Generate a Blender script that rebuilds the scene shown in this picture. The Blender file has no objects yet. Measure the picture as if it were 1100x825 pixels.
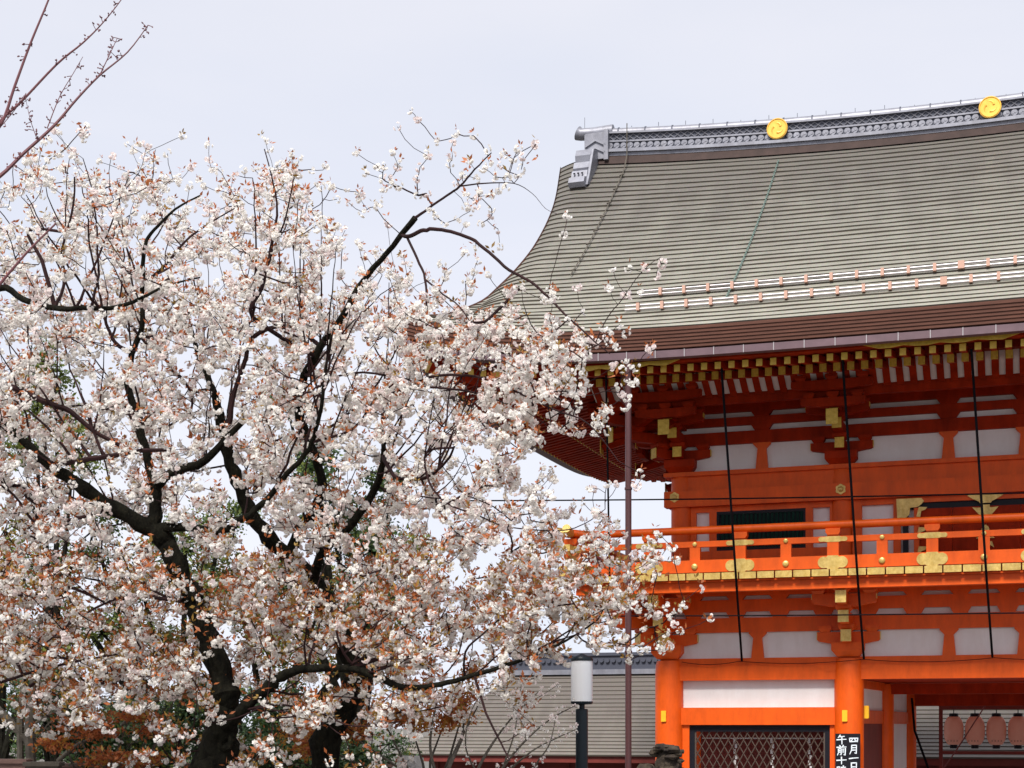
import bpy, math, random
import numpy as np
from mathutils import Vector, Matrix
R = math.radians
random.seed(7); rng = np.random.default_rng(11)
SC = bpy.context.scene
COL = SC.collection

# ------------------------------------------------------------------ camera
cam_d = bpy.data.cameras.new("camera"); cam = bpy.data.objects.new("camera", cam_d); COL.objects.link(cam)
cam.location = (0, 0, 3.4); cam.rotation_euler = (R(90), 0, 0)
cam_d.sensor_width = 36; cam_d.lens = 36*1640/1100
cam_d.shift_y = 367.5/1100
cam_d.clip_end = 3000
SC.camera = cam
# ------------------------------------------------------------------ sky and sun (bright overcast)
SUN_EL, SUN_AZ = 50, 200          # azimuth of the light's direction seen from above, degrees from +Y clockwise
w = bpy.data.worlds.new("World"); SC.world = w; w.use_nodes = True
nt = w.node_tree; nt.nodes.clear()
out = nt.nodes.new('ShaderNodeOutputWorld'); bg = nt.nodes.new('ShaderNodeBackground')
sky = nt.nodes.new('ShaderNodeTexSky'); sky.sky_type = 'NISHITA'; sky.sun_disc = False
sky.sun_elevation = R(SUN_EL); sky.sun_rotation = R(SUN_AZ); sky.air_density = 1.0; sky.dust_density = 2.0
tc = nt.nodes.new('ShaderNodeTexCoord'); mp = nt.nodes.new('ShaderNodeMapping'); mp.inputs['Scale'].default_value = (1.6, 1.6, 5)
nz = nt.nodes.new('ShaderNodeTexNoise'); nz.inputs['Scale'].default_value = 1.3; nz.inputs['Detail'].default_value = 5
nt.links.new(tc.outputs['Generated'], mp.inputs[0]); nt.links.new(mp.outputs[0], nz.inputs[0])
cr = nt.nodes.new('ShaderNodeValToRGB')
cr.color_ramp.elements[0].position = .35; cr.color_ramp.elements[0].color = (.715, .75, .86, 1)
cr.color_ramp.elements[1].position = .68; cr.color_ramp.elements[1].color = (.81, .818, .895, 1)
nt.links.new(nz.outputs['Fac'], cr.inputs[0])
vm = nt.nodes.new('ShaderNodeVectorMath'); vm.operation = 'SCALE'; vm.inputs['Scale'].default_value = 6.75
sx = nt.nodes.new('ShaderNodeSeparateXYZ'); nt.links.new(tc.outputs['Generated'], sx.inputs[0])
hr = nt.nodes.new('ShaderNodeMapRange'); hr.inputs[1].default_value = .0; hr.inputs[2].default_value = .42; hr.inputs[3].default_value = 1.13; hr.inputs[4].default_value = .97
nt.links.new(sx.outputs['Z'], hr.inputs[0])
vs = nt.nodes.new('ShaderNodeVectorMath'); vs.operation = 'SCALE'; nt.links.new(cr.outputs[0], vs.inputs[0]); nt.links.new(hr.outputs[0], vs.inputs['Scale'])
nt.links.new(vs.outputs[0], vm.inputs[0])
mx = nt.nodes.new('ShaderNodeMix'); mx.data_type = 'RGBA'; mx.inputs['Factor'].default_value = .95
nt.links.new(sky.outputs[0], mx.inputs['A']); nt.links.new(vm.outputs[0], mx.inputs['B'])
nt.links.new(mx.outputs['Result'], bg.inputs[0]); bg.inputs[1].default_value = .1
nt.links.new(bg.outputs[0], out.inputs[0])
sd = bpy.data.lights.new("sun", 'SUN'); sd.energy = 3.3; sd.angle = R(16); sd.color = (1, .96, .9)
so = bpy.data.objects.new("sun", sd); COL.objects.link(so)
az = R(SUN_AZ)
sdir = Vector((math.sin(az)*math.cos(R(SUN_EL)), math.cos(az)*math.cos(R(SUN_EL)), math.sin(R(SUN_EL))))
so.rotation_euler = sdir.to_track_quat('Z', 'Y').to_euler()
SC.view_settings.view_transform = 'Standard'; SC.view_settings.look = 'None'
SC.view_settings.exposure = 0.70; SC.view_settings.gamma = 1.0; SC.view_settings.use_curve_mapping = False
SC.render.engine = 'CYCLES'

# ------------------------------------------------------------------ helpers
def mat(name, col, rough=.6, metal=0, spec=.5, vary=.0, vscale=6, bump=0, bscale=40, col2=None, trans=0, stretch=(1,1,1), coat=0, bdist=.01, grime=0):
    m = bpy.data.materials.new(name); m.use_nodes = True; t = m.node_tree
    b = t.nodes['Principled BSDF']
    b.inputs['Base Color'].default_value = (*col, 1); b.inputs['Roughness'].default_value = rough
    b.inputs['Metallic'].default_value = metal; b.inputs['Specular IOR Level'].default_value = spec
    b.inputs['Coat Weight'].default_value = coat
    c = t.nodes.new('ShaderNodeTexCoord'); g = t.nodes.new('ShaderNodeMapping'); g.inputs['Scale'].default_value = stretch
    t.links.new(c.outputs['Object'], g.inputs[0])
    if vary or col2:
        n = t.nodes.new('ShaderNodeTexNoise'); n.inputs['Scale'].default_value = vscale; n.inputs['Detail'].default_value = 6
        n.inputs['Roughness'].default_value = .65
        t.links.new(g.outputs[0], n.inputs[0])
        r = t.nodes.new('ShaderNodeValToRGB'); r.color_ramp.elements[0].position = .3; r.color_ramp.elements[1].position = .72
        a = col; bb = col2 if col2 else tuple(min(1, x*(1+vary)) for x in col)
        if not col2: a = tuple(x*(1-vary) for x in col)
        r.color_ramp.elements[0].color = (*a, 1); r.color_ramp.elements[1].color = (*bb, 1)
        t.links.new(n.outputs['Fac'], r.inputs[0]); t.links.new(r.outputs[0], b.inputs['Base Color'])
    if grime:      # rain streaks and dust: mottling stretched downwards, soft large patches
        g2 = t.nodes.new('ShaderNodeMapping'); g2.inputs['Scale'].default_value = (4, 4, 1.1); t.links.new(c.outputs['Object'], g2.inputs[0])
        n3 = t.nodes.new('ShaderNodeTexNoise'); n3.inputs['Scale'].default_value = 1.0; n3.inputs['Detail'].default_value = 8; n3.inputs['Roughness'].default_value = .7; t.links.new(g2.outputs[0], n3.inputs[0])
        r3 = t.nodes.new('ShaderNodeValToRGB'); r3.color_ramp.elements[0].position = .30; r3.color_ramp.elements[1].position = .62
        q_ = 1-grime; r3.color_ramp.elements[0].color = (q_, q_*.97, q_*.95, 1); r3.color_ramp.elements[1].color = (1, 1, 1, 1); t.links.new(n3.outputs['Fac'], r3.inputs[0])
        m3 = t.nodes.new('ShaderNodeMix'); m3.data_type = 'RGBA'; m3.blend_type = 'MULTIPLY'; m3.inputs['Factor'].default_value = 1
        src = b.inputs['Base Color'].links[0].from_socket if b.inputs['Base Color'].is_linked else None
        if src: t.links.new(src, m3.inputs['A'])
        else: m3.inputs['A'].default_value = (*col, 1)
        t.links.new(r3.outputs[0], m3.inputs['B']); t.links.new(m3.outputs['Result'], b.inputs['Base Color'])
    if bump:
        n2 = t.nodes.new('ShaderNodeTexNoise'); n2.inputs['Scale'].default_value = bscale; n2.inputs['Detail'].default_value = 5
        t.links.new(g.outputs[0], n2.inputs[0])
        bp = t.nodes.new('ShaderNodeBump'); bp.inputs['Strength'].default_value = bump; bp.inputs['Distance'].default_value = bdist
        t.links.new(n2.outputs['Fac'], bp.inputs['Height']); t.links.new(bp.outputs[0], b.inputs['Normal'])
    if trans:
        tr = t.nodes.new('ShaderNodeBsdfTranslucent'); tr.inputs[0].default_value = (*col, 1)
        ms = t.nodes.new('ShaderNodeMixShader'); ms.inputs[0].default_value = trans
        o = t.nodes['Material Output']
        t.links.new(b.outputs[0], ms.inputs[1]); t.links.new(tr.outputs[0], ms.inputs[2]); t.links.new(ms.outputs[0], o.inputs[0])
        if vary or col2: t.links.new(r.outputs[0], tr.inputs[0])
    return m

M = {}
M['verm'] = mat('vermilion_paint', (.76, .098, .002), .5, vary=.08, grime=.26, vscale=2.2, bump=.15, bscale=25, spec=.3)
M['vermdk'] = mat('shaded_vermilion_paint', (.37, .026, .003), .6, grime=.45, vary=.22, vscale=2.5, bump=.15, bscale=25, spec=.1)  # vermilion darkened in the colour itself for the shade under the eaves
M['white'] = mat('plaster', (.78, .755, .75), .8, grime=.07, vary=.05, vscale=1.5, bump=.1, bscale=20, spec=.2)
M['gold'] = mat('gilded_fitting', (.58, .37, .08), .38, metal=.4, grime=.35, col2=(.84, .62, .21), vscale=14, bump=.5, bscale=60, bdist=.006)
M['olive_gold'] = mat('aged_gilding', (.56, .36, .03), .45, metal=.1, grime=.25, col2=(.80, .57, .09), vscale=18, bump=.4, bscale=60, bdist=.005)
M['disc'] = mat('gold_leaf_emblem', (.82, .44, .05), .4, metal=.25, grime=.2, col2=(.90, .56, .10), vscale=5)
M['tag'] = mat('yellow_plate', (.85, .45, .01), .5)
M['roofb'] = mat('bark_layers', (.07, .025, .015), .85, col2=(.125, .046, .028), vscale=7, bump=.4, bscale=50, stretch=(.4, .4, 6))
M['flash'] = mat('brown_flashing', (.045, .026, .022), .85, vary=.3, vscale=4)
M['copper'] = mat('brown_copper', (.085, .048, .058), .55, metal=.2, col2=(.13, .075, .09), vscale=3, bump=.1, bscale=10)
M['ridge'] = mat('grey_copper', (.20, .205, .245), .45, metal=.3, grime=.3, col2=(.30, .305, .345), vscale=3, bump=.15, bscale=20)
M['ridged'] = mat('dark_grey_copper', (.06, .065, .09), .6, metal=.2)
M['black'] = mat('black_lacquer', (.008, .008, .013), .5, spec=.2)
M['green'] = mat('green_lattice', (.003, .028, .02), .6, spec=.2)
M['tan'] = mat('bronze_lattice', (.075, .05, .038), .6)
M['pipe'] = mat('maroon_pipe', (.075, .026, .028), .4, grime=.2, vary=.1, vscale=2)
M['cable'] = mat('black_cable', (.004, .004, .006), .8, spec=.1)
M['steel'] = mat('galvanised_pipe', (.38, .355, .36), .4, metal=.4)
M['clamp'] = mat('copper_clamp', (.48, .29, .22), .5, metal=.2)
M['chain'] = mat('verdigris_chain', (.10, .15, .13), .8)
M['lampw'] = mat('milk_glass', (.74, .75, .77), .35)
M['lampb'] = mat('dark_painted_steel', (.006, .012, .018), .4, spec=.3)
M['lantern'] = mat('pink_paper', (.86, .50, .38), .8, col2=(.90, .58, .46), vscale=4, trans=.3)
M['stone'] = mat('lava_stone', (.018, .014, .015), .95, spec=.1, col2=(.085, .066, .045), vscale=9, bump=1, bscale=14, bdist=.04)
M['pale_stone'] = mat('pale_granite', (.42, .41, .40), .9, col2=(.60, .59, .57), vscale=30, bump=.6, bscale=50)
M['bark'] = mat('dark_cherry_bark', (.004, .0035, .003), .95, spec=.1, col2=(.019, .018, .012), vscale=8, bump=1, bscale=16, bdist=.05, stretch=(1, 1, .5))
M['twig'] = mat('cherry_twig', (.016, .008, .009), .8, spec=.15, col2=(.038, .016, .016), vscale=3)
M['redtwig'] = mat('red_twig', (.12, .035, .045), .6, col2=(.16, .06, .065), vscale=3)
M['petal'] = mat('white_petal', (.94, .92, .885), .7, spec=.2, trans=.5, col2=(.96, .945, .92), vscale=1.2)
M['ppetal'] = mat('pinkish_petal', (.94, .87, .85), .7, spec=.2, trans=.5)
M['yleaf'] = mat('coppery_young_leaf', (.30, .08, .026), .6, col2=(.50, .155, .04), vscale=1.5, trans=.3)
M['oleaf'] = mat('olive_young_leaf', (.24, .13, .025), .6, col2=(.34, .21, .04), vscale=1.5, trans=.3)
M['maple'] = mat('orange_maple_leaf', (.34, .075, .025), .6, col2=(.52, .17, .045), vscale=2.5, trans=.35)
M['mapley'] = mat('amber_maple_leaf', (.42, .19, .03), .6, col2=(.55, .28, .05), vscale=1, trans=.35)
M['everg'] = mat('evergreen_leaf', (.012, .035, .012), .5, col2=(.05, .10, .025), vscale=1.2, trans=.15)
M['lgreen'] = mat('light_green_leaf', (.10, .14, .025), .6, col2=(.22, .26, .05), vscale=1.2, trans=.3)
M['greytwig'] = mat('grey_bark', (.055, .045, .036), .9, col2=(.13, .115, .09), vscale=6, bump=.5, bscale=30)
M['brick'] = mat('brown_coping', (.20, .12, .10), .85, vary=.2, vscale=4, bump=.3)
M['darkred'] = mat('dark_red_boards', (.15, .018, .012), .7, vary=.2, vscale=3)
M['cal'] = mat('white_brushwork', (.75, .82, .88), .8)
M['ground'] = mat('gravel', (.10, .092, .082), .95, col2=(.16, .15, .13), vscale=40, bump=.8, bscale=80)
M['pave'] = mat('stone_paving', (.13, .125, .12), .9, col2=(.19, .185, .175), vscale=3, bump=.3, bscale=30)

def roofmat(name, lo, hi, z0, z1, dirt=.5, clow=None):
    """weathered sheet roof: patina greener toward the eaves, streaks run down the slope"""
    m = bpy.data.materials.new(name); m.use_nodes = True; t = m.node_tree; b = t.nodes['Principled BSDF']
    b.inputs['Roughness'].default_value = .6; b.inputs['Specular IOR Level'].default_value = .4
    c = t.nodes.new('ShaderNodeTexCoord'); s = t.nodes.new('ShaderNodeSeparateXYZ'); t.links.new(c.outputs['Object'], s.inputs[0])
    mr = t.nodes.new('ShaderNodeMapRange'); mr.inputs[1].default_value = z0; mr.inputs[2].default_value = z1
    t.links.new(s.outputs['Z'], mr.inputs[0])
    g = t.nodes.new('ShaderNodeMapping'); g.inputs['Scale'].default_value = (1.2, .25, .25); t.links.new(c.outputs['Object'], g.inputs[0])
    n = t.nodes.new('ShaderNodeTexNoise'); n.inputs['Scale'].default_value = 2.5; n.inputs['Detail'].default_value = 7; t.links.new(g.outputs[0], n.inputs[0])
    ad = t.nodes.new('ShaderNodeMath'); ad.operation = 'MULTIPLY_ADD'; ad.inputs[1].default_value = dirt; t.links.new(n.outputs['Fac'], ad.inputs[0]); t.links.new(mr.outputs[0], ad.inputs[2])
    r = t.nodes.new('ShaderNodeValToRGB'); r.color_ramp.elements[0].color = (*lo, 1); r.color_ramp.elements[0].position = .15
    r.color_ramp.elements[1].color = (*hi, 1); r.color_ramp.elements[1].position = 1.15 if False else 1.0
    t.links.new(ad.outputs[0], r.inputs[0])
    n2 = t.nodes.new('ShaderNodeTexNoise'); n2.inputs['Scale'].default_value = 26; n2.inputs['Detail'].default_value = 4; t.links.new(c.outputs['Object'], n2.inputs[0])
    mm = t.nodes.new('ShaderNodeMix'); mm.data_type = 'RGBA'; mm.blend_type = 'OVERLAY'; mm.inputs['Factor'].default_value = .35
    t.links.new(r.outputs[0], mm.inputs['A']); t.links.new(n2.outputs['Color'], mm.inputs['B'])
    hs = t.nodes.new('ShaderNodeHueSaturation'); hs.inputs['Saturation'].default_value = .8; t.links.new(mm.outputs['Result'], hs.inputs['Color'])
    t.links.new(hs.outputs[0], b.inputs['Base Color'])
    return m
M['roof'] = roofmat('patinated_copper_sheets', (.31, .295, .228), (.12, .107, .088), 9.7, 16.4, .42)
M['shadow_line'] = mat('shadow_line_edge', (.10, .086, .068), .8)  # dark riser colour stands in for the shadow line under each course
M['roof2'] = roofmat('weathered_grey_roof_sheets', (.19, .165, .135), (.12, .10, .085), 2.4, 5.4, .8)
M['roof3'] = roofmat('pale_green_roof_sheets', (.44, .48, .41), (.40, .44, .38), 1.0, 9)

class MB:
    def __init__(s): s.v = []; s.f = []; s.m = []
    def add(s, vs, fs, mi=0):
        o = len(s.v); s.v += [tuple(p) for p in vs]; s.f += [tuple(i+o for i in f) for f in fs]; s.m += [mi]*len(fs); return s
    def box(s, x0, x1, y0, y1, z0, z1, mi=0, M4=None):
        v = [(x, y, z) for z in (z0, z1) for y in (y0, y1) for x in (x0, x1)]
        if M4 is not None: v = [M4 @ Vector(p) for p in v]
        return s.add(v, [(0, 2, 3, 1), (4, 5, 7, 6), (0, 1, 5, 4), (2, 6, 7, 3), (0, 4, 6, 2), (1, 3, 7, 5)], mi)
    def bbox(s, x0, x1, y0, y1, z0, z1, b=.012, mi=0):
        """box with chamfered vertical and horizontal front edges"""
        p = [(x0+b, z0), (x1-b, z0), (x1, z0+b), (x1, z1-b), (x1-b, z1), (x0+b, z1), (x0, z1-b), (x0, z0+b)]
        return s.prism(p, y0, y1, 'y', mi)
    def prism(s, poly, a, b, ax='y', mi=0):
        n = len(poly)
        if ax == 'y': f = lambda p, q: (p[0], q, p[1])
        elif ax == 'x': f = lambda p, q: (q, p[0], p[1])
        else: f = lambda p, q: (p[0], p[1], q)
        v = [f(p, a) for p in poly] + [f(p, b) for p in poly]
        fs = [tuple(range(n)), tuple(range(2*n-1, n-1, -1))] + [(i, i+n, (i+1) % n+n, (i+1) % n) for i in range(n)]
        return s.add(v, fs, mi)
    def tube(s, pts, rad, n=8, mi=0, cap=True):
        pts = [Vector(p) for p in pts]
        if not hasattr(rad, '__len__'): rad = [rad]*len(pts)
        o = len(s.v); prev = None
        for i, p in enumerate(pts):
            d = (pts[min(i+1, len(pts)-1)]-pts[max(i-1, 0)]).normalized()
            if prev is None:
                a = d.cross(Vector((0, 0, 1))); a = a if a.length > .1 else d.cross(Vector((1, 0, 0)))
            else: a = prev - d*prev.dot(d)
            a.normalize(); prev = a; b = d.cross(a)
            for k in range(n):
                t = 2*math.pi*k/n; q = p+(a*math.cos(t)+b*math.sin(t))*rad[i]; s.v.append(tuple(q))
        for i in range(len(pts)-1):
            for k in range(n):
                s.f.append((o+i*n+k, o+i*n+(k+1) % n, o+(i+1)*n+(k+1) % n, o+(i+1)*n+k)); s.m.append(mi)
        if cap:
            s.f.append(tuple(o+k for k in range(n-1, -1, -1))); s.m.append(mi)
            s.f.append(tuple(o+(len(pts)-1)*n+k for k in range(n))); s.m.append(mi)
        return s
    def lathe(s, prof, cx, cy, n=20, mi=0):
        o = len(s.v)
        for r, z in prof:
            for k in range(n):
                t = 2*math.pi*k/n; s.v.append((cx+r*math.cos(t), cy+r*math.sin(t), z))
        for i in range(len(prof)-1):
            for k in range(n):
                s.f.append((o+i*n+k, o+i*n+(k+1) % n, o+(i+1)*n+(k+1) % n, o+(i+1)*n+k)); s.m.append(mi)
        s.f.append(tuple(o+k for k in range(n-1, -1, -1))); s.m.append(mi)
        s.f.append(tuple(o+(len(prof)-1)*n+k for k in range(n))); s.m.append(mi)
        return s
    def disc(s, cx, y, cz, r, th, n=24, mi=0, dome=0):
        prof = [(r, 0), (r, th)] + ([(r*.8, th+dome*.7), (r*.4, th+dome)] if dome else [])
        o = len(s.v)
        for rr, h in prof:
            for k in range(n):
                t = 2*math.pi*k/n; s.v.append((cx+rr*math.cos(t), y-h, cz+rr*math.sin(t)))
        for i in range(len(prof)-1):
            for k in range(n):
                s.f.append((o+i*n+k, o+(i+1)*n+k, o+(i+1)*n+(k+1) % n, o+i*n+(k+1) % n)); s.m.append(mi)
        s.f.append(tuple(o+(len(prof)-1)*n+k for k in range(n-1, -1, -1))); s.m.append(mi)
        return s
    def build(s, name, mats, parent=None, smooth=False, loc=None):
        me = bpy.data.meshes.new(name); me.from_pydata(s.v, [], s.f)
        for m in (mats if isinstance(mats, (list, tuple)) else [mats]): me.materials.append(M[m])
        if isinstance(mats, (list, tuple)): me.polygons.foreach_set('material_index', s.m)
        if smooth:
            me.polygons.foreach_set('use_smooth', [True]*len(s.f))
            me.set_sharp_from_angle(angle=R(40))
        me.update()
        o = bpy.data.objects.new(name, me); COL.objects.link(o)
        if parent: o.parent = parent
        if loc: o.location = loc
        return o
def npmesh(name, v, f, mats, parent=None, mi=None):
    """mesh from numpy arrays: v (n,3), f (m,4)"""
    me = bpy.data.meshes.new(name); k = f.shape[1]
    me.vertices.add(len(v)); me.vertices.foreach_set('co', v.astype(np.float32).ravel())
    me.loops.add(f.size); me.loops.foreach_set('vertex_index', f.astype(np.int32).ravel())
    me.polygons.add(len(f)); me.polygons.foreach_set('loop_start', np.arange(0, f.size, k, dtype=np.int32))
    me.polygons.foreach_set('loop_total', np.full(len(f), k, dtype=np.int32))
    for m in mats: me.materials.append(M[m])
    if mi is not None: me.polygons.foreach_set('material_index', mi.astype(np.int32))
    me.update(calc_edges=True); me.validate()
    o = bpy.data.objects.new(name, me); COL.objects.link(o)
    if parent: o.parent = parent
    return o
def tag(o, label=None, cat=None, group=None, kind=None):
    if label: o['label'] = label
    if cat: o['category'] = cat
    if group: o['group'] = group
    if kind: o['kind'] = kind
    return o
def empty(name, loc, rz=0):
    o = bpy.data.objects.new(name, None); COL.objects.link(o); o.location = loc; o.rotation_euler = (0, 0, rz); o.empty_display_size = .3
    return o
def copy_part(o, parent, loc=None):
    c = o.copy(); COL.objects.link(c); c.parent = parent
    if loc is not None: c.location = loc
    for ch in o.children:
        g = ch.copy(); COL.objects.link(g); g.parent = c
    return c
F = 1640.0
def at(u, v, Y): return Vector(((u-550)/F*Y, Y, 3.4+(780-v)/F*Y))

# ------------------------------------------------------------------ ground
def gh(x, y):
    t = min(1, max(0, (y-18)/9)); t = t*t*(3-2*t); return 1.8*(1-t)
g = MB(); ys = [-60, -20, 0, 8, 14] + [18+i*.75 for i in range(13)] + [32, 45, 70, 120, 300, 900, 2000]; xs = [-1500, -300, -80, -30, -12, 0, 12, 30, 80, 300, 1500]
for y in ys:
    for x in xs: g.v.append((x, y, gh(x, y)))
for j in range(len(ys)-1):
    for i in range(len(xs)-1):
        a = j*len(xs)+i; g.f.append((a, a+1, a+len(xs)+1, a+len(xs))); g.m.append(0)
tag(g.build('ground', 'ground', smooth=True), kind='structure')

# ================================================================== THE GATE
A = math.atan2(.320, .947)
gate = empty('tower_gate', (3.195, 31.0, 0), -A)
tag(gate, 'two storey vermilion tower gate with railed balcony and huge hipped grey roof', 'gate')
CX = 6.15; CY = 3.2; EO = 4.2
def part(name, mb, mats, smooth=False, label=None, parent=gate, loc=None):
    o = mb.build(name, mats, parent, smooth, loc)
    if label: o['label'] = label
    return o
# stone base
p = MB(); p.box(-2.2, 14.5, -2.0, 8.4, 0.0, .25); part('stone_base', p, 'pale_stone')
# lower columns
def column(x, y, z0, z1, r):
    c = MB(); c.lathe([(r*1.25, z0), (r*1.25, z0+.1), (r, z0+.12), (r, z1-.25), (r*.96, z1-.08), (r*.88, z1)], x, y, 28)
    return part('column', c, 'verm', True)
FX = [0, 3.585, 8.715, 12.3]
for x in FX: column(x, 0, .25, 4.72, .285)
for x, y, r in [(3.98, 3.2, .2), (8.32, 3.2, .2), (4.24, 6.4, .19), (8.06, 6.4, .19)]: column(x, y, .25, 4.3, r)
for x, y in [(0, 3.2), (12.3, 3.2), (0, 6.4), (12.3, 6.4)]: column(x, y, .25, 4.72, .285)
# lower tie beams (front, sides, back)
def beam(name, x0, x1, y0, y1, z0, z1, m='verm', b=.012):
    q = MB(); q.bbox(x0, x1, y0, y1, z0, z1, b); return part(name, q, m)
for i in range(3):
    beam('tie_beam', FX[i]+.2, FX[i+1]-.2, -.14, .14, 4.315, 4.6)
    beam('tie_beam', FX[i]+.2, FX[i+1]-.2, 6.26, 6.54, 4.315, 4.6)
for x in (0, 12.3):
    for y0 in (.2, 3.4): beam('tie_beam', x-.13, x+.13, y0, y0+2.8, 4.315, 4.6); beam('tie_beam', x-.13, x+.13, y0, y0+2.8, 3.42, 3.77)
q = MB(); q.box(-.16, 12.46, -.11, .11, 4.6, 4.755); q.box(-.16, 12.46, 6.29, 6.51, 4.6, 4.755); q.box(-.12, .12, .11, 6.29, 4.6, 4.752); q.box(12.18, 12.42, .11, 6.29, 4.6, 4.752)
part('wall_plate', q, 'verm')
for sx in (0, 1):
    f = (lambda a, b: (a, b)) if sx == 0 else (lambda a, b: (12.3-b, 12.3-a))
    x0, x1 = f(.2, 3.4); q = MB(); q.box(x0, x1, .03, .07, 3.74, 4.33); part('plaster_panel', q, 'white')
    x0, x1 = f(.22, 3.37); beam('rail_beam', x0, x1, -.1, .12, 3.425, 3.772)
    for a, b in ((.27, .42), (3.22, 3.36)):
        x0, x1 = f(a, b); beam('jamb', x0, x1, -.04, .10, .25, 3.42)
    x0, x1 = f(.42, 3.22)
    wnd = MB()
    wnd.box(x0, x0+.1, 0, .08, .9, 3.42); wnd.box(x1-.1, x1, 0, .08, .9, 3.42); wnd.box(x0+.1, x1-.1, 0, .08, 3.29, 3.42); wnd.box(x0+.1, x1-.1, 0, .08, .9, 1.05)
    wo = part('lattice_window', wnd, 'black')
    lat = MB(); a0, a1, b0, b1 = x0+.1, x1-.1, 1.05, 3.29; W_ = a1-a0; H_ = b1-b0
    st = .155
    k = -H_
    slope = 1.75
    # diagonal bars clipped to the opening
    n = int((W_+H_/slope)/st)+2
    for sgn in (1, -1):
        for i in range(n):
            xs0 = a0-H_/slope+i*st if sgn == 1 else a0+i*st
            # line x = xs0 + sgn*(z-b0)/slope
            za = b0; zb = b1
            def xat(z): return xs0+sgn*(z-b0)/slope
            if sgn == 1:
                if xat(b1) < a0 or xat(b0) > a1: continue
                if xat(b0) < a0: za = b0+(a0-xs0)*slope
                if xat(b1) > a1: zb = b0+(a1-xs0)*slope
            else:
                if xat(b0) > a1: za = b0+(xs0-a1)*slope
                if xat(b1) < a0: zb = b0+(xs0-a0)*slope
                if za >= zb or xat(b1) > a1: continue
            if zb-za < .03: continue
            yy = .03 if sgn == 1 else .045
            lat.tube([(xat(za), yy, za), (xat(zb), yy, zb)], .0115, 4)
    lat.box(a0, a0+.03, .02, .05, b0, b1); lat.box(a1-.03, a1, .02, .05, b0, b1)
    part('lattice', lat, 'tan', parent=wo)
    # votive streamers inside
    s_ = MB()
    for xx in (1.25, 2.0, 2.75):
        for kk in range(6):
            s_.box(f(xx, xx)[0]-.025+.03*(kk % 2), f(xx, xx)[0]+.02+.03*(kk % 2), .45+.01*kk, .455+.01*kk, 3.06-.11*kk, 3.15-.11*kk)
    s_.box(a0+.05, a1-.05, .50, .51, 3.14, 3.165); 
    part('paper_streamers', s_, 'white')
    q = MB(); q.box(x0-.1, x1+.1, 1.6, 1.66, .25, 4.3); part('alcove_wall', q, 'darkred')
    q = MB(); q.box(*f(.2, 3.4), .12, 1.6, 4.2, 4.25); part('alcove_ceiling', q, 'darkred')
# passage side walls: panels between front column, middle post and back post
for sx in (0, 1):
    mir = -1 if sx else 1
    def seg(name, xa, ya, xb, yb, z0, z1, th, m):
        if sx: xa, xb = 12.3-xa, 12.3-xb
        d = Vector((xb-xa, yb-ya, 0)); L = d.length; ang = math.atan2(d.y, d.x)
        M4 = Matrix.Translation((xa, ya, 0)) @ Matrix.Rotation(ang, 4, 'Z')
        q = MB(); q.box(0, L, -th/2, th/2, z0, z1, M4=M4); part(name, q, m)
    for xa, ya, xb, yb in ((3.70, .2, 3.93, 3.05), (4.02, 3.35, 4.2, 6.25)):
        seg('plaster_panel', xa, ya, xb, yb, 3.72, 4.15, .05, 'white')
        seg('rail_beam', xa, ya, xb, yb, 4.15, 4.32, .14, 'verm')
        seg('rail_beam', xa, ya, xb, yb, 3.45, 3.72, .12, 'verm')
        seg('plaster_panel', xa, ya, xb, yb, 1.2, 3.45, .05, 'darkred' if ya < 1 else 'white')
        seg('rail_beam', xa, ya, xb, yb, .9, 1.2, .12, 'verm')
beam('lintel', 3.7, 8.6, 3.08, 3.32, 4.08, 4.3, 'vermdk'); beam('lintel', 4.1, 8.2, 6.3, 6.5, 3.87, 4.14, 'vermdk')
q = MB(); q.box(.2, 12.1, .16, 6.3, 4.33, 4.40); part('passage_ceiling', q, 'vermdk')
# yellow plates on the columns
for x, du in ((0, 0), (3.585, 0)):
    q = MB(); q.bbox(x-.10, x, -.315, -.285, 3.49, 3.71, .008); part('column_plate', q, 'tag')
q = MB(); q.bbox(3.83, 3.95, .1, .25, 3.55, 3.8); part('column_plate', q, 'tag')

# ---- lower bracket zone walls
q = MB(); q.box(0.05, 12.25, -.02, .02, 4.755, 6.2); q.box(0.05, 12.25, 6.38, 6.42, 4.755, 6.2); q.box(-.02, .02, .03, 6.37, 4.755, 6.2); q.box(12.28, 12.32, .03, 6.37, 4.755, 6.2)
part('plaster_wall', q, 'white')
# horizontal wall beams of the lower bracket zone
q = MB()
for z0, z1, d in ((5.27, 5.56, .10), (5.68, 5.92, .12), (6.0, 6.16, .14)):
    for b_ in ((-.35, 12.65, -d, -.025), (-d, -.025, 0.1, 6.3), (12.325, 12.3+d, .1, 6.3), (-.35, 12.65, 6.425, 6.4+d)):
        q = MB(); q.box(*b_, z0, z1); part('wall_beam', q, 'verm')
for z0, z1 in ((5.56, 5.68), (5.92, 6.0)):
    x = .52
    while x < 12:
        q = MB(); q.prism([(x-.13, z0), (x+.13, z0), (x+.20, z1+.0), (x-.20, z1+.0)], -.12, -.022); x += .86
        part('bearing_block', q, 'verm')
def strut(x, y, z0, z1, wt=.14, wb=.19, blk=.22):
    q = MB(); q.prism([(x-wt*.9, z0), (x+wt*.9, z0), (x+wt*.62, z1-.12), (x+wt*1.25, z1-.03), (x+wt*1.25, z1), (x-wt*1.25, z1), (x-wt*1.25, z1-.03), (x-wt*.62, z1-.12)], y-.09, y+.0)
    return part('strut', q, 'verm')
for x in (1.81, 5.47, 6.83, 10.49): strut(x, -.025, 4.755, 5.27)
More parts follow.
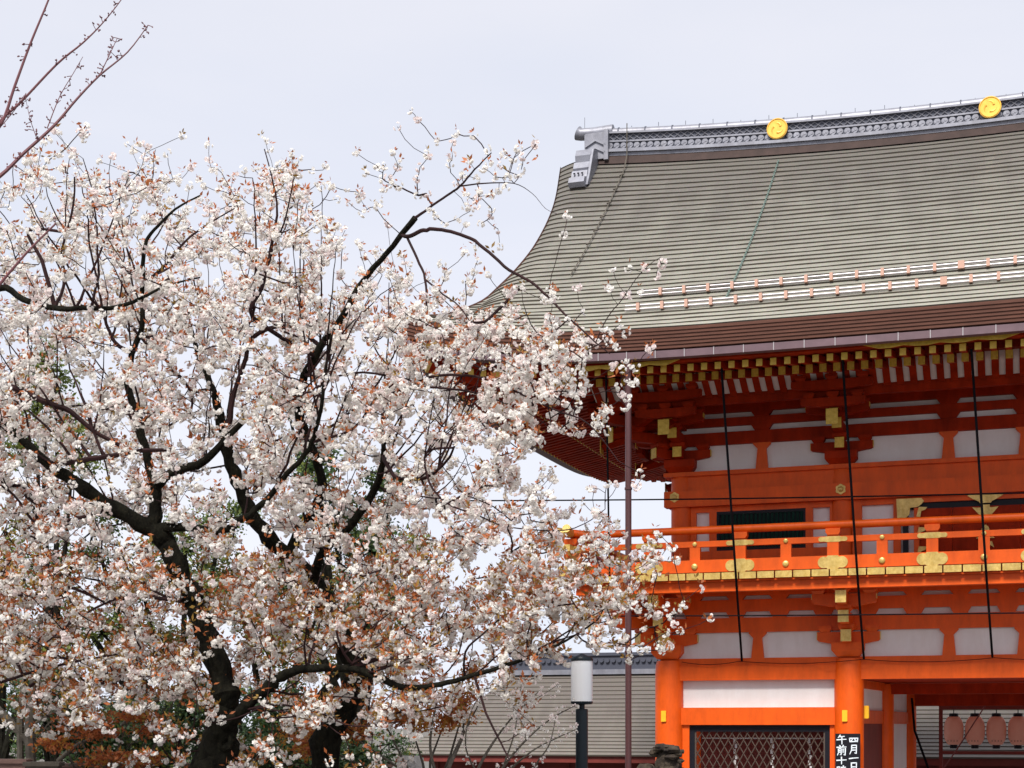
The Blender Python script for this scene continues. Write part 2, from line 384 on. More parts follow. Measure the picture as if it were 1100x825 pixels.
# rounded corners of the plaster panels come from small corner pieces
# ---- bracket complexes
def arm_x(q, cx, y0, y1, z0, h, L, mi=0):
    """boat-shaped transverse arm"""
    q.prism([(cx-L/2, z0+h), (cx-L/2, z0+h*.28), (cx-L/2+.03, z0+h*.16), (cx-L/2+.22, z0+.0), (cx-.25, z0-h*.12), (cx+.25, z0-h*.12), (cx+L/2-.22, z0+.0), (cx+L/2-.03, z0+h*.16), (cx+L/2, z0+h*.28), (cx+L/2, z0+h)], y0, y1, 'y', mi)
def block(q, cx, cy, z0, h, wd):
    b = wd*.34
    v = [(cx-b, cy-b, z0), (cx+b, cy-b, z0), (cx+b, cy+b, z0), (cx-b, cy+b, z0)]
    t = wd*.5
    for zz in (z0+h*.45, z0+h): v += [(cx-t, cy-t, zz), (cx+t, cy-t, zz), (cx+t, cy+t, zz), (cx-t, cy+t, zz)]
    f = [(3, 2, 1, 0), (8, 9, 10, 11)]
    for k in (0, 4):
        for i in range(4): f.append((k+i, k+(i+1) % 4, k+4+(i+1) % 4, k+4+i))
    q.add(v, f)
def bracket(z0, tiers, outs, th, tail=None, capw=.2, long_top=1.2, daito=True, outer=None):
    """tiers: bottoms of the arms; outs: how far each projecting arm reaches; returns (red MB, gold MB)"""
    q = MB(); g_ = MB()
    if daito: block(q, 0, 0, z0, .27, .62)
    if outer:
        for (yo, zo, ho, Lo) in outer:
            arm_x(q, 0, yo-.07, yo+.07, zo, ho, Lo)
            for s in (-1, 0, 1): block(q, s*Lo*.38, yo, zo+ho, .10, .22)
    aw = .09
    for i, (tz, o_) in enumerate(zip(tiers, outs)):
        # projecting arm, towards -y
        q.prism([(.1, tz), (-o_+.2, tz), (-o_+.06, tz+th*.15), (-o_, tz+th*.3), (-o_, tz+th), (.1, tz+th)], -aw, aw, 'x')
        g_.box(-capw/2, capw/2, -o_-.015, -o_+.002, tz+th*.05, tz+th+.02)
        # block at its end and transverse arm on the next tier
        nz_ = tiers[i+1] if i+1 < len(tiers) else tz+th+.12
        block(q, 0, -o_+.16, tz+th, nz_-tz-th+.004, .30)
        if i == 0 and daito:
            arm_x(q, 0, -.13, .02, tz, th, 1.2)
            for s in (-1, 1):
                block(q, s*.45, -.06, tz+th, nz_-tz-th, .26)
                g_.box(s*.6-.012, s*.6+.012, -.12, .0, tz+th*.3, tz+th-.004)
        if i > 1:
            yo = outs[i-1]-.16
            arm_x(q, 0, -yo-.075, -yo+.075, tz+.003, th-.003, long_top)
            for s in (-1, 1):
                block(q, s*.48, -yo, tz+th, nz_-tz-th, .26)
                g_.box(s*long_top/2-.012, s*long_top/2+.012, -yo-.07, -yo+.07, tz+th*.55, tz+th-.006)
    if tail:
        (ya, za, yb, zb) = tail
        q.tube([(0, ya, za), (0, yb, zb)], .1, 4)
        g_.box(-.11, .11, yb-.03, yb-.012, zb-.16, zb+.13)
    return q, g_
LQ = dict(z0=4.755, tiers=(5.02, 5.36, 5.70), outs=(.55, 1.0, 1.42), th=.22)
UQ = dict(z0=8.52, tiers=(8.80, 9.10, 9.40), outs=(.5, .95, 1.35), th=.19, tail=(-.2, 9.62, -1.68, 9.2), capw=.18, outer=((-1.5, 9.42, .15, 1.2), (-1.72, 9.70, .16, 1.5)))
def place_brackets(spec, pts, name, mt):
    q, g_ = bracket(**spec); gm = 'gold' if name == 'balcony_bracket' else 'olive_gold'
    def place(src, x, y, rz, split):
        if src is None:
            o = q.build(name, mt, gate)
            if split:
                for k in range(len(g_.f)//6):
                    e = MB(); e.add(g_.v[8*k:8*k+8], [tuple(i-8*k for i in f) for f in g_.f[6*k:6*k+6]]) if max(g_.f[6*k]) < 8*k+8 and min(g_.f[6*k]) >= 8*k else None
                    if e.v: e.build('gilt_cap', gm, o)
            else: c = g_.build('gilt_caps', gm, o); c['kind'] = 'stuff'
        else: o = copy_part(src, gate)
        o.location = (x, y, 0); o.rotation_euler = (0, 0, rz); return o
    a = b = None
    for i, (x, y, rz) in enumerate(pts):
        if abs(abs(rz)-PI/4) < .01 or (abs(abs(rz)-PI/2) < .01 and y in (0, .22, 6.4, 6.18)):
            sp2 = dict(spec); sp2['daito'] = False
            if abs(abs(rz)-PI/4) < .01: sp2['outs'] = tuple(v*1.35 for v in spec['outs']); sp2.pop('outer', None)
            else: sp2['tiers'] = tuple(t+.004 for t in spec['tiers'])
            q_, g2 = bracket(**sp2); o = q_.build(name, mt, gate); c = g2.build('gilt_caps', gm, o); c['kind'] = 'stuff'; o.location = (x, y, 0); o.rotation_euler = (0, 0, rz); continue
        if i < 2: a = place(a, x, y, rz, True)
        else: b = place(b, x, y, rz, False)
PI = math.pi
lp = [(3.585, 0, 0), (0, 0, 0), (0, 0, -PI/2), (0, 0, -PI/4), (8.715, 0, 0), (12.3, 0, 0), (12.3, 0, PI/2), (0, 3.2, -PI/2), (0, 6.4, -PI/2), (0, 6.4, PI), (12.3, 6.4, PI), (3.585, 6.4, PI), (8.715, 6.4, PI), (12.3, 3.2, PI/2), (12.3, 6.4, PI/2), (12.3, 0, PI/4)]
place_brackets(LQ, lp, 'balcony_bracket', 'verm')
UX = [.22, 3.43, 8.87, 12.08]; UY = [.22, 3.2, 6.18]
up = [(UX[1], .22, 0), (UX[0], .22, 0), (UX[0], .22, -PI/2), (UX[0], .22, -PI/4), (UX[2], .22, 0), (UX[3], .22, 0), (UX[3], .22, PI/2), (UX[3], .22, PI/4),
      (UX[0], 3.2, -PI/2), (UX[3], 3.2, PI/2), (UX[0], 6.18, -PI/2), (UX[0], 6.18, PI), (UX[1], 6.18, PI), (UX[2], 6.18, PI), (UX[3], 6.18, PI), (UX[3], 6.18, PI/2)]
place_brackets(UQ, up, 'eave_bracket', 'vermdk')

# ---- balcony
BO = 1.62
q = MB()
for x0, x1, y0, y1 in ((-BO+.1, 12.3+BO-.1, -1.52, -1.34), (-BO+.1, 12.3+BO-.1, 6.4+1.34, 6.4+1.52)): q.box(x0, x1, y0, y1, 6.06, 6.15); q.box(x0, x1, y0-.03 if y0 < 0 else y0, y1 if y0 < 0 else y1+.03, 5.97, 6.059)
for x0, x1 in ((-1.52, -1.34), (12.3+1.34, 12.3+1.52)): q.box(x0, x1, -1.33, 6.4+1.33, 5.975, 6.15)
part('balcony_beam', q, 'verm')
q = MB(); q.box(-1.55, 13.85, -1.58, -.1, 6.152, 6.185); q.box(-1.55, 13.85, 6.5, 7.98, 6.152, 6.185); q.box(-1.55, -.1, -.1, 6.5, 6.153, 6.184); q.box(12.4, 13.85, -.1, 6.5, 6.153, 6.184)
part('balcony_soffit', q, 'verm')
pw = .338; x = -1.66; i = 0
deck = []
while x < 14.0:
    q = MB(); q.box(x+.024, x+pw-.024, -1.68, -.1, 6.19, 6.305)
    g_ = MB(); g_.bbox(x+.013, x+pw-.013, -1.70, -1.68, 6.187, 6.312, .004)
    o = part('deck_plank', q, 'verm'); g_.build('plank_plate', 'gold', o)
    x += pw
for sx in (-1.7, 12.4):
    y = -.1; q = MB(); g_ = MB()
    while y < 6.5:
        q.box(sx+.02, sx+1.6-.02, y+.008, y+pw-.008, 6.19, 6.305)
        xo = sx if sx < 0 else sx+1.6
        g_.box(xo-.01, xo+.012, y+.008, y+pw-.008, 6.187, 6.31); y += pw
    o = part('side_deck', q, 'verm'); g_.build('plank_plate', 'gold', o)
q = MB(); q.box(-1.66, 13.96, 6.5, 8.08, 6.19, 6.305); part('back_deck', q, 'verm')
# railing
def rail_run(ax, c, a0, a1, posts, halves):
    """ax 'x': run along x at y=c"""
    def bx(q, s0, s1, w_, z0, z1, b=.01):
        if ax == 'x': q.bbox(s0, s1, c-w_, c+w_, z0, z1, b)
        else: q.box(c-w_, c+w_, s0, s1, z0, z1)
    q = MB(); bx(q, a0+.05, a1-.05, .07, 6.33, 6.565); o = part('bottom_rail', q, 'verm')
    q = MB(); bx(q, a0-.30, a1+.30, .055, 6.815, 6.925); o2 = part('middle_rail', q, 'verm')
    n = 24; pts = []
    e0, e1 = a0-.33, a1+.33
    for i in range(n+1):
        s = e0+(e1-e0)*i/n; dz = .10*max(0, 1-(s-e0)/.7)**2+.10*max(0, 1-(e1-s)/.7)**2
        pts.append((s, c, 7.14+dz) if ax == 'x' else (c, s, 7.14+dz))
    q = MB(); q.tube(pts, .075, 12); o3 = part('hand_rail', q, 'verm', True)
    g_ = MB(); L_ = .3
    for e, s in ((e0, -1), (e1, 1)):
        g_ = MB(); a = (e+s*.01); b_ = e-s*L_
        pa = (a, c, 7.245) if ax == 'x' else (c, a, 7.245); pb = (b_, c, 7.175) if ax == 'x' else (c, b_, 7.175)
        g_.tube([pa, pb], .083, 12); g_.build('rail_tip', 'gold', o3)
    for e, s in ((a0-.30, -1), (a1+.30, 1)):
        lo, hi = sorted((e+s*.012, e-s*.34)); g_ = MB(); bx(g_, lo, hi, .062, 6.805, 6.935); g_.build('rail_tip', 'gold', o2)
    for s in posts:
        q = MB(); bx(q, s-.105, s+.105, .062, 6.3, 6.99)
        if ax == 'x': q.prism([(s-.10, 6.95), (s+.10, 6.95), (s+.135, 7.0), (s+.135, 7.07), (s-.135, 7.07), (s-.135, 7.0)], c-.09, c+.09)
        else: q.box(c-.135, c+.135, s-.09, s+.09, 6.98, 7.07)
        po = part('rail_post', q, 'verm')
        g_ = MB()
        if ax == 'x':
            def lobed(cx, cz, hw, hh, y, lob):
                pl = []; re = hh*.86; ce = hw-re; mid = ce*.72
                for sg in (1, -1):          # right half from the top notch round to the bottom notch, then the left half
                    for k in range(15):
                        t = (PI*.5+.12-(PI+.24)*k/14)
                        pl.append((cx+sg*(ce+re*math.cos(t)), cz+sg*re*math.sin(t)))
                    pl += [(cx+sg*mid, cz-sg*hh*.80), (cx+sg*mid*.75, cz-sg*hh), (cx-sg*mid*.75, cz-sg*hh), (cx-sg*mid, cz-sg*hh*.80)]
                g_.prism(pl, y-.012, y+.01)
            lobed(s, 6.44, .275, .125, c-.072, 1.0)
            lobed(s, 6.87, .265, .052, c-.057, .8)
            g_.build('gilt_plate', 'gold', po)
    for s in halves:
        q = MB(); bx(q, s-.10, s+.10, .05, 6.3, 6.82); po = part('short_post', q, 'verm')
        if ax == 'x':
            g_ = MB(); g_.disc(s, c-.07, 6.44, .062, .012, 16, dome=.03); g_.build('gilt_boss', 'gold', po); g_ = MB(); g_.disc(s, c-.055, 6.87, .045, .012, 16, dome=.02); g_.build('gilt_boss', 'gold', po)
PX = [-1.6, -.02, 1.74, 3.47, 5.25, 7.05, 8.83, 10.56, 12.32, 13.9]
rail_run('x', -1.6, -1.6, 13.9, PX, [.87, 2.6, 4.36, 6.15, 7.94, 9.7, 11.43])
rail_run('x', 8.0, -1.6, 13.9, PX, [.87, 2.6, 4.36, 6.15, 7.94, 9.7, 11.43])
rail_run('y', -1.602, -1.6, 8.0, [0.0, 1.6, 3.2, 4.8, 6.4], [.8, 2.4, 4.0, 5.6])
rail_run('y', 13.902, -1.6, 8.0, [0.0, 1.6, 3.2, 4.8, 6.4], [.8, 2.4, 4.0, 5.6])

# ---- upper storey
for x in UX:
    for y in (.22, 6.18):
        column(x, y, 6.2, 8.5, .225)
for x in (UX[0], UX[3]): column(x, 3.2, 6.2, 8.5, .225)
y0 = .2
q = MB()
q.box(.22, 12.08, .19, .23, 6.2, 10.2); q.box(.22, 12.08, 6.17, 6.21, 6.2, 10.2); q.box(.19, .23, .24, 6.16, 6.2, 10.2); q.box(12.07, 12.11, .24, 6.16, 6.2, 10.2)
part('plaster_wall', q, 'white')
q = MB()   # encircling nageshi beam and head beam
q.bbox(-.10, 12.40, -.055, .165, 7.83, 8.15); q.bbox(-.10, 12.40, 6.24, 6.45, 7.83, 8.15); q.box(-.05, .17, .17, 6.23, 7.832, 8.148); q.box(12.13, 12.35, .17, 6.23, 7.832, 8.148)
part('encircling_beam', q, 'verm')
q = MB(); q.box(.1, 12.2, .06, .18, 8.15, 8.45); q.box(.1, 12.2, 6.22, 6.34, 8.15, 8.45); q.box(.06, .18, .19, 6.2, 8.15, 8.449); q.box(12.12, 12.24, .19, 6.2, 8.15, 8.449)
part('head_beam', q, 'verm')
q = MB(); q.bbox(-.12, 12.42, -.02, .36, 8.45, 8.535); q.bbox(-.12, 12.42, 6.04, 6.42, 8.45, 8.535); q.box(-.04, .34, .36, 6.04, 8.452, 8.533); q.box(11.96, 12.34, .36, 6.04, 8.452, 8.533)
part('wall_plate', q, 'verm')
q = MB()
for z0, z1, d in ((9.07, 9.32, .09), (9.44, 9.60, .11), (9.71, 9.92, .13)):
    for b_ in ((-.1, 12.4, .19-d, .188), (.19-d, .188, .25, 6.15), (12.112, 12.11+d, .25, 6.15), (-.1, 12.4, 6.212, 6.21+d)):
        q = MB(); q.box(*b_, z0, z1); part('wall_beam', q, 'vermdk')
for x in (1.86, 5.45, 6.85, 10.44):
    strut(x, .188, 8.535, 9.07)
for z0, z1 in ((9.32, 9.44), (9.60, 9.71)):
    for x in (1.86, 5.45, 6.85, 10.44): q = MB(); q.prism([(x-.14, z0), (x+.14, z0), (x+.22, z1), (x-.22, z1)], .06, .187); part('bearing_block', q, 'vermdk')
# projecting beams carrying the soffit, and the white coved strip with its ribs
q = MB(); q.box(-1.1, 13.4, -1.2, -1.06, 9.62, 9.80); q.box(-1.1, -.96, -1.05, 7.4, 9.62, 9.80); q.box(13.26, 13.4, -1.05, 7.4, 9.62, 9.80); q.box(-.9, 13.2, 7.46, 7.6, 9.62, 9.8)
part('purlin', q, 'vermdk')
q = MB(); q.add([(-1.2, -1.22, 9.80), (13.5, -1.22, 9.80), (13.5, -1.85, 10.12), (-1.2, -1.85, 10.12)], [(0, 1, 2, 3)]); part('coved_panel', q, 'white')
x = -1.1
while x < 13.4:
    q = MB(); q.add([(x-.065, -1.25, 9.78), (x+.065, -1.25, 9.78), (x+.065, -1.88, 10.10), (x-.065, -1.88, 10.10)], [(0, 1, 2, 3)])
    q.box(x-.065, x+.065, -1.26, -1.22, 9.74, 9.82); x += .24; part('cove_rib', q, 'vermdk')
q = MB(); q.box(.25, 12.0, -1.2, .19, 9.925, 9.95); part('inner_soffit', q, 'vermdk')

# gilt bosses on the encircling beam
def flower(x, y, z, r):
    g_ = MB(); pl = []
    for k in range(36):
        t = 2*PI*k/36; rr = r*(1-.16*(.5+.5*math.cos(6*t))); pl.append((x+rr*math.cos(t), z+rr*math.sin(t)))
    g_.prism(pl, y-.02, y); g_.disc(x, y-.02, z, r*.5, .03, 12, dome=.02); g_.disc(x, y-.05, z, r*.2, .04, 8); return part('gilt_boss', g_, 'gold')
for x in (.12, 3.43, 8.87, 12.2): flower(x, -.058, 8.03, .105)

# left and right bays: green lattice window between white panels
for sx in (0, 1):
    f = (lambda a, b: (a, b)) if sx == 0 else (lambda a, b: (12.3-b, 12.3-a))
    x0, x1 = f(.42, 3.25)
    beam('window_head', x0, x1, .1, .188, 7.72, 7.828); beam('window_sill', x0, x1, .08, .188, 6.3, 6.93)
    for a, b in ((.42, .53), (.80, .95), (2.73, 2.87), (3.2, 3.27)):
        a_, b_ = f(a, b); beam('jamb', a_, b_, .09, .188, 6.93, 7.72)
    a_, b_ = f(.95, 2.73)
    q = MB(); q.box(a_, b_, .15, .188, 6.93, 7.72); q.box(a_, a_+.05, .1, .15, 6.93, 7.72); q.box(b_-.05, b_, .1, .15, 6.93, 7.72); q.box(a_+.05, b_-.05, .1, .15, 7.66, 7.72); q.box(a_+.05, b_-.05, .1, .15, 6.93, 6.98)
    wo = part('green_window', q, 'black')
    q = MB(); x = a_+.09
    while x < b_-.08: q.prism([(x, .125), (x+.03, .095), (x+.06, .125), (x+.03, .148)], 6.98, 7.66, 'z'); x += .083
    part('window_bars', q, 'green', parent=wo)
# centre bay: white panels, door
for sx in (0, 1):
    f = (lambda a, b: (a, b)) if sx == 0 else (lambda a, b: (12.3-b, 12.3-a))
    for a, b, z0, z1 in ((3.64, 3.82, 6.3, 7.828), (4.42, 4.56, 6.3, 7.828)):
        a_, b_ = f(a, b); beam('jamb', a_, b_, .08, .188, z0, z1)
    beam('panel_head', *f(3.82, 4.42), .1, .188, 7.72, 7.828)
    q = MB(); q.box(*f(4.60, 4.70), .10, .187, 6.3, 7.62); part('door_post', q, 'black')
    q = MB(); q.box(*f(4.81, 4.91), .05, .187, 6.3, 7.62); part('jamb', q, 'verm')
    # L-shaped gilt corner
    g_ = MB(); pl = [(4.48, 7.80), (4.95, 7.80), (5.0, 7.74), (4.95, 7.68), (4.88, 7.63), (4.74, 7.62), (4.73, 7.50), (4.68, 7.44), (4.62, 7.42), (4.56, 7.44), (4.5, 7.41)]
    if sx: pl = [(12.3-a, b) for a, b in pl][::-1]
    g_.prism(pl, .02, .045); part('gilt_corner', g_, 'gold')
    for zz, hh in ((7.53, .10), (7.12, .12), (6.75, .12)):
        g_ = MB(); pl = [(4.86, zz-hh/1.2), (4.90, zz+hh), (5.06, zz+hh*.9), (5.02, zz+hh*.4), (4.95, zz+hh*.2), (4.93, zz-hh)]
        if sx: pl = [(12.3-a, b) for a, b in pl][::-1]
        g_.prism(pl, .025, .048); part('gilt_strap', g_, 'gold')
beam('door_head', 4.56, 7.74, .06, .187, 7.72, 7.828)
q = MB(); q.box(4.56, 7.74, .12, .187, 7.60, 7.72); part('door_reveal', q, 'black')
dp = MB()
for k, x in enumerate(np.arange(4.91, 7.38, .62)):
    dp.bbox(x+.004, x+.616, .09, .15, 6.3, 7.6, .006)
part('door', dp, 'vermdk')
g_ = MB(); cx = 6.13
g_.prism([(cx-.28, 7.83), (cx+.28, 7.83), (cx+.33, 7.80), (cx+.24, 7.74), (cx+.12, 7.68), (cx+.10, 7.65), (cx-.10, 7.65), (cx-.12, 7.68), (cx-.24, 7.74), (cx-.33, 7.80)], .02, .045)
g_.prism([(cx-.08, 7.40), (cx+.08, 7.40), (cx+.08, 7.62), (cx-.08, 7.62)], .04, .06)
g_.prism([(cx-.24, 7.58), (cx-.1, 7.42), (cx+.1, 7.42), (cx+.24, 7.58), (cx+.14, 7.57), (cx-.14, 7.57)], .062, .08)
g_.prism([(cx-.17, 6.98), (cx+.17, 6.98), (cx+.08, 7.10), (cx+.06, 7.20), (cx, 7.24), (cx-.06, 7.20), (cx-.08, 7.10)], .04, .06)
g_.prism([(cx-.06, 6.62), (cx+.06, 6.62), (cx+.08, 6.85), (cx+.16, 6.80), (cx+.12, 6.92), (cx-.07, 6.92)], .04, .06)
part('door_fittings', g_, 'gold')

# ---- eaves
def fl(x, y):
    fx = min(1.0, abs(x-CX)/(CX+EO)); fy = min(1.0, abs(y-CY)/(CY+EO)); return .66*(fx**6)*(fy**5)+.04*fx*fx*fy**2
def ring(name, secs, m, n=44, parent=gate):
    """secs: list of (inset, z); builds a closed ring of quads between successive sections"""
    q = MB(); ns = []
    for (ins, z) in secs:
        X0, X1, Y0_, Y1 = -EO+ins, 2*CX+EO-ins, -EO+ins, 2*CY+EO-ins
        pts = []
        def sp(a, b, k):
            t = k/n; t = .5-.5*math.cos(PI*t); return a+(b-a)*t
        for k in range(n): pts.append((sp(X0, X1, k), Y0_))
        for k in range(n): pts.append((X1, sp(Y0_, Y1, k)))
        for k in range(n): pts.append((sp(X1, X0, k), Y1))
        for k in range(n): pts.append((X0, sp(Y1, Y0_, k)))
        for x, y in pts: q.v.append((x, y, z+fl(x, y)))
    N = 4*n
    for s in range(len(secs)-1):
        for k in range(N):
            q.f.append((s*N+k, (s+1)*N+k, (s+1)*N+(k+1) % N, s*N+(k+1) % N)); q.m.append(0)
    return part(name, q, m, parent=parent)
zt = 10.36
# layered bark edge: seven courses, each set back under the one above
secs = [(.0, zt)]
for k in range(6):
    zz = zt-.058*(k+1); secs += [(.018*k, zz+.006), (.018*k+.012, zz+.006), (.018*k+.012, zz), (.018*(k+1), zz)] if True else []
secs += [(.13, 10.01), (.35, 9.99)]
ring('eave_edge', secs, 'roofb')
secs = [(.30, 10.0), (.16, 10.004), (.10, 9.985), (.095, 9.86), (.15, 9.85), (.30, 9.87)]
gut = ring('eave_gutter', secs, 'copper')
x = -4.0
while x < 16.4:
    z = fl(x, -EO); q = MB(); q.box(x-.007, x+.007, -EO+.082, -EO+.10, 9.855+z, 9.99+z); x += .52; q.build('gutter_seam', 'steel', gut)
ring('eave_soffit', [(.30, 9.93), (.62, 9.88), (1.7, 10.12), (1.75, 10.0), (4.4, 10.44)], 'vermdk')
ring('eave_board', [(.42, 9.955), (.42, 9.87), (.6, 9.855), (.6, 9.95)], 'vermdk')
# gilt strips on the eave board
for xa, xb in ((-.9, .95), (4.3, 6.7)):
    g_ = MB(); pl = [(xa, 9.86), (xa+.15, 9.80), (xa+.4, 9.835), (xa+.8, 9.80)]
    n = 12; top = [(xa+(xb-xa)*k/n, 9.905) for k in range(n, -1, -1)]; bot = [(xa+(xb-xa)*k/n, 9.83+.02*math.cos(k*PI*.66)) for k in range(1, n)]
    g_.prism([(xa-.1, 9.905)]+bot+[(xb+.1, 9.905)], -EO+.39, -EO+.415); part('gilt_strip', g_, 'olive_gold')
# rafters
def rafter_mb(ya, za, yb, zb, w_, h_):
    q = MB(); d = Vector((0, yb-ya, zb-za)); hh = h_/2
    def sect(y, z): return [(-w_/2, y, z-hh), (w_/2, y, z-hh), (w_/2, y, z+hh), (-w_/2, y, z+hh)]
    q.add(sect(ya, za)+sect(yb, zb), [(0, 4, 5, 1), (1, 5, 6, 2), (2, 6, 7, 3), (3, 7, 4, 0), (0, 1, 2, 3)])
    c = .004; ff = sect(yb, zb); e = Vector((0, -.02, -.003))
    s0 = [(p[0]*1.06, p[1]-.0, zb+(p[2]-zb)*1.05) for p in ff]; s1 = [(p[0], p[1]-.022, p[2]) for p in s0]
    q.add(s0+s1, [(0, 4, 5, 1), (1, 5, 6, 2), (2, 6, 7, 3), (3, 7, 4, 0), (7, 6, 5, 4), (0, 1, 2, 3)], 1)
    return q
proto_b = None; proto_f = None; rest = MB()
xr = [-3.93+.2447*k for k in range(84)]
def addrest(rm, mtx):
    rest.add([mtx @ Vector(v) for v in rm.v], rm.f, 0); rest.m[-len(rm.m):] = rm.m
for x in xr:
    for kind in ('b', 'f'):
        if kind == 'b':
            if x < -2.75 or x > 15.05: continue
            inset_lim = 2.6
            yin = .15 if 0.1 < x < 12.2 else (x if x <= .1 else 12.3-x)
            yin = max(yin, -2.35)
            ya, za = yin, 9.835+.2*(yin+2.62); yb, zb, w_, h_ = -2.62, 9.835, .115, .135
        else:
            if x < -3.75 or x > 16.05: continue
            ya, za, yb, zb, w_, h_ = -2.3, 10.03, -3.62, 9.775, .10, .115
            if x < -2.3: ya = x-.02; za = zb+.193*(ya-yb)
            if x > 14.6: ya = 12.3-x-.02; za = zb+.193*(ya-yb)
        if ya <= yb+.05: continue
        z = fl(x, yb)
        std = (kind == 'b' and .1 < x < 12.2) or (kind == 'f' and -2.3 < x < 14.6)
        if x < 7.1:
            if std:
                pr_ = proto_b if kind == 'b' else proto_f
                if pr_ is None:
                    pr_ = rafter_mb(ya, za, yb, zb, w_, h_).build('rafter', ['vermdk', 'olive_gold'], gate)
                    pr_.location = (x, 0, z)
                    if kind == 'b': proto_b = pr_
                    else: proto_f = pr_
                else: copy_part(pr_, gate, (x, 0, z))
            else:
                o = rafter_mb(ya, za, yb, zb, w_, h_).build('rafter', ['vermdk', 'olive_gold'], gate); o.location = (x, 0, z)
        else:
            addrest(rafter_mb(ya, za, yb, zb, w_, h_), Matrix.Translation((x, 0, z)))
# side and back rafters as one piece
for side in (0, 1):
    for k in range(64):
        y = -3.93+.2447*k
        if y > 10.4: break
        for kind in ('b', 'f'):
            if kind == 'b':
                if y < -2.6 or y > 9.0: continue
                xin = .15 if .1 < y < 6.3 else (y if y <= .1 else 6.4-y); xin = max(xin, -2.35)
                a = (xin, 9.835+.2*(xin+2.62), -2.62, 9.835, .115, .135)
            else:
                xin = -2.3 if -2.3 < y < 8.7 else (y if y < 0 else 6.4-y)
                if xin < -3.5: continue
                a = (xin, 9.775+.193*(xin+3.62), -3.62, 9.775, .10, .115)
            rm = rafter_mb(*a)
            if side == 0: mtx = Matrix.Translation((0, y, fl(a[2], y))) @ Matrix.Rotation(-PI/2, 4, 'Z')
            else: mtx = Matrix.Translation((12.3, y, fl(a[2], y))) @ Matrix.Rotation(PI/2, 4, 'Z')
            addrest(rm, mtx)
for k in range(84):
    x = -3.93+.2447*k
    if not (-2.6 < x < 15): continue
    yin = .15 if .1 < x < 12.2 else max((x if x <= .1 else 12.3-x), -2.35)
    addrest(rafter_mb(yin, 9.835+.2*(yin+2.62), -2.62, 9.835, .115, .135), Matrix.Translation((x, 6.4, fl(x, -2.6))) @ Matrix.Rotation(PI, 4, 'Z'))
o = rest.build('rafters', ['vermdk', 'olive_gold'], gate); o['kind'] = 'stuff'; o['label'] = 'rows of gilt tipped rafters under the side and back eaves'
# hip rafters at the front corners
for sx in (0, 1):
    q = MB(); g_ = MB()
    pts = [(.1, .1, 10.25), (-2.4, -2.4, 9.83+fl(-2.4, -2.4)), (-3.75, -3.75, 9.78+fl(-3.75, -3.75))]
    if sx: pts = [(12.3-a, b, c) for a, b, c in pts]
    q.tube(pts, .15, 4); o = part('hip_rafter', q, 'vermdk')
    e = Vector(pts[-1]); dd = (e-Vector(pts[-2])).normalized(); g_.tube([e+dd*.0, e+dd*.05], .16, 4); g_.build('gilt_cap', 'gold', o)

# ---- roof surface with stepped courses
NR = 40
def prof(t): return zt+5.57*(.83*t+.17*t*t)
def xl(y):
    K_ = ((-4.2, -4.2), (-3.2, -3.72), (-2.3, -3.42), (-1.6, -3.2), (-1.0, -3.0), (0, -2.86), (1.5, -2.92), (3.2, -3.26))
    y = min(max(y, -4.2), 3.2)
    for i in range(len(K_)-1):
        if y <= K_[i+1][0]:
            (ya, a), (yb, b) = K_[i], K_[i+1]; m0 = (b-K_[max(i-1, 0)][1])/(yb-K_[max(i-1, 0)][0]); j = min(i+2, len(K_)-1); m1 = (K_[j][1]-a)/(K_[j][0]-ya)
            h = yb-ya; t = (y-ya)/h
            return (2*t**3-3*t*t+1)*a+(t**3-2*t*t+t)*h*m0+(-2*t**3+3*t*t)*b+(t**3-t*t)*h*m1
    return -3.26
def surf(x, y):
    t = (y+EO)/(CY+EO); z = prof(t)+fl(x, y)*(1-.2*t)+.37*((CX-x)/8.24)**2*max(t, 0)**1.6
    for e in (x, 2*CX-x):
        if e < -2.45:
            k = min(1, (-2.45-e)/.8); z -= .20*k*k*min(1, max(0, (y+3.6)/1.6))
    return z
NX = 70
def slope_mesh(back=False):
    q = MB(); S = []
    for k in range(NX+1):
        s = k/NX; S.append(.5-.5*math.copysign(abs(math.cos(PI*s))**.8, math.cos(PI*s)))
    rows = []
    for r in range(NR):
        t0, t1 = r/NR, (r+1)/NR; y0_, y1_ = -EO+t0*(CY+EO), -EO+t1*(CY+EO)
        a = []; b = []; c = []
        jit = .004*math.sin(r*5.1)
        for s in S:
            xa = xl(y0_)+(2*CX-2*xl(y0_))*s; xb = xl(y1_)+(2*CX-2*xl(y1_))*s
            wob = .004*math.sin(xa*3.1+r*1.7)+.003*math.sin(xa*7.3-r)
            a.append((xa, y0_+.014, surf(xa, y0_)-.012)); b.append((xa, y0_-.012, surf(xa, y0_)+.020+jit+wob)); c.append((xb, y1_+.02, surf(xb, y1_)+.006))
        rows.append((a, b, c))
    for a, b, c in rows:
        o = len(q.v); n = NX+1
        V = a+b+c
        if back: V = [(x, 2*CY-y, z) for x, y, z in V]
        q.v += V
        for k in range(NX):
            for (i0, i1, mi) in ((0, n, 1), (n, 2*n, 0)):
                f = (o+i0+k, o+i0+k+1, o+i1+k+1, o+i1+k)
                q.f.append(f[::-1] if back else f); q.m.append(mi)
    return q
rs = slope_mesh(); rs2 = slope_mesh(True); rs.add(rs2.v, rs2.f); rs.m[-len(rs2.m):] = rs2.m
roof = part('roof', rs, ['roof', 'shadow_line'])
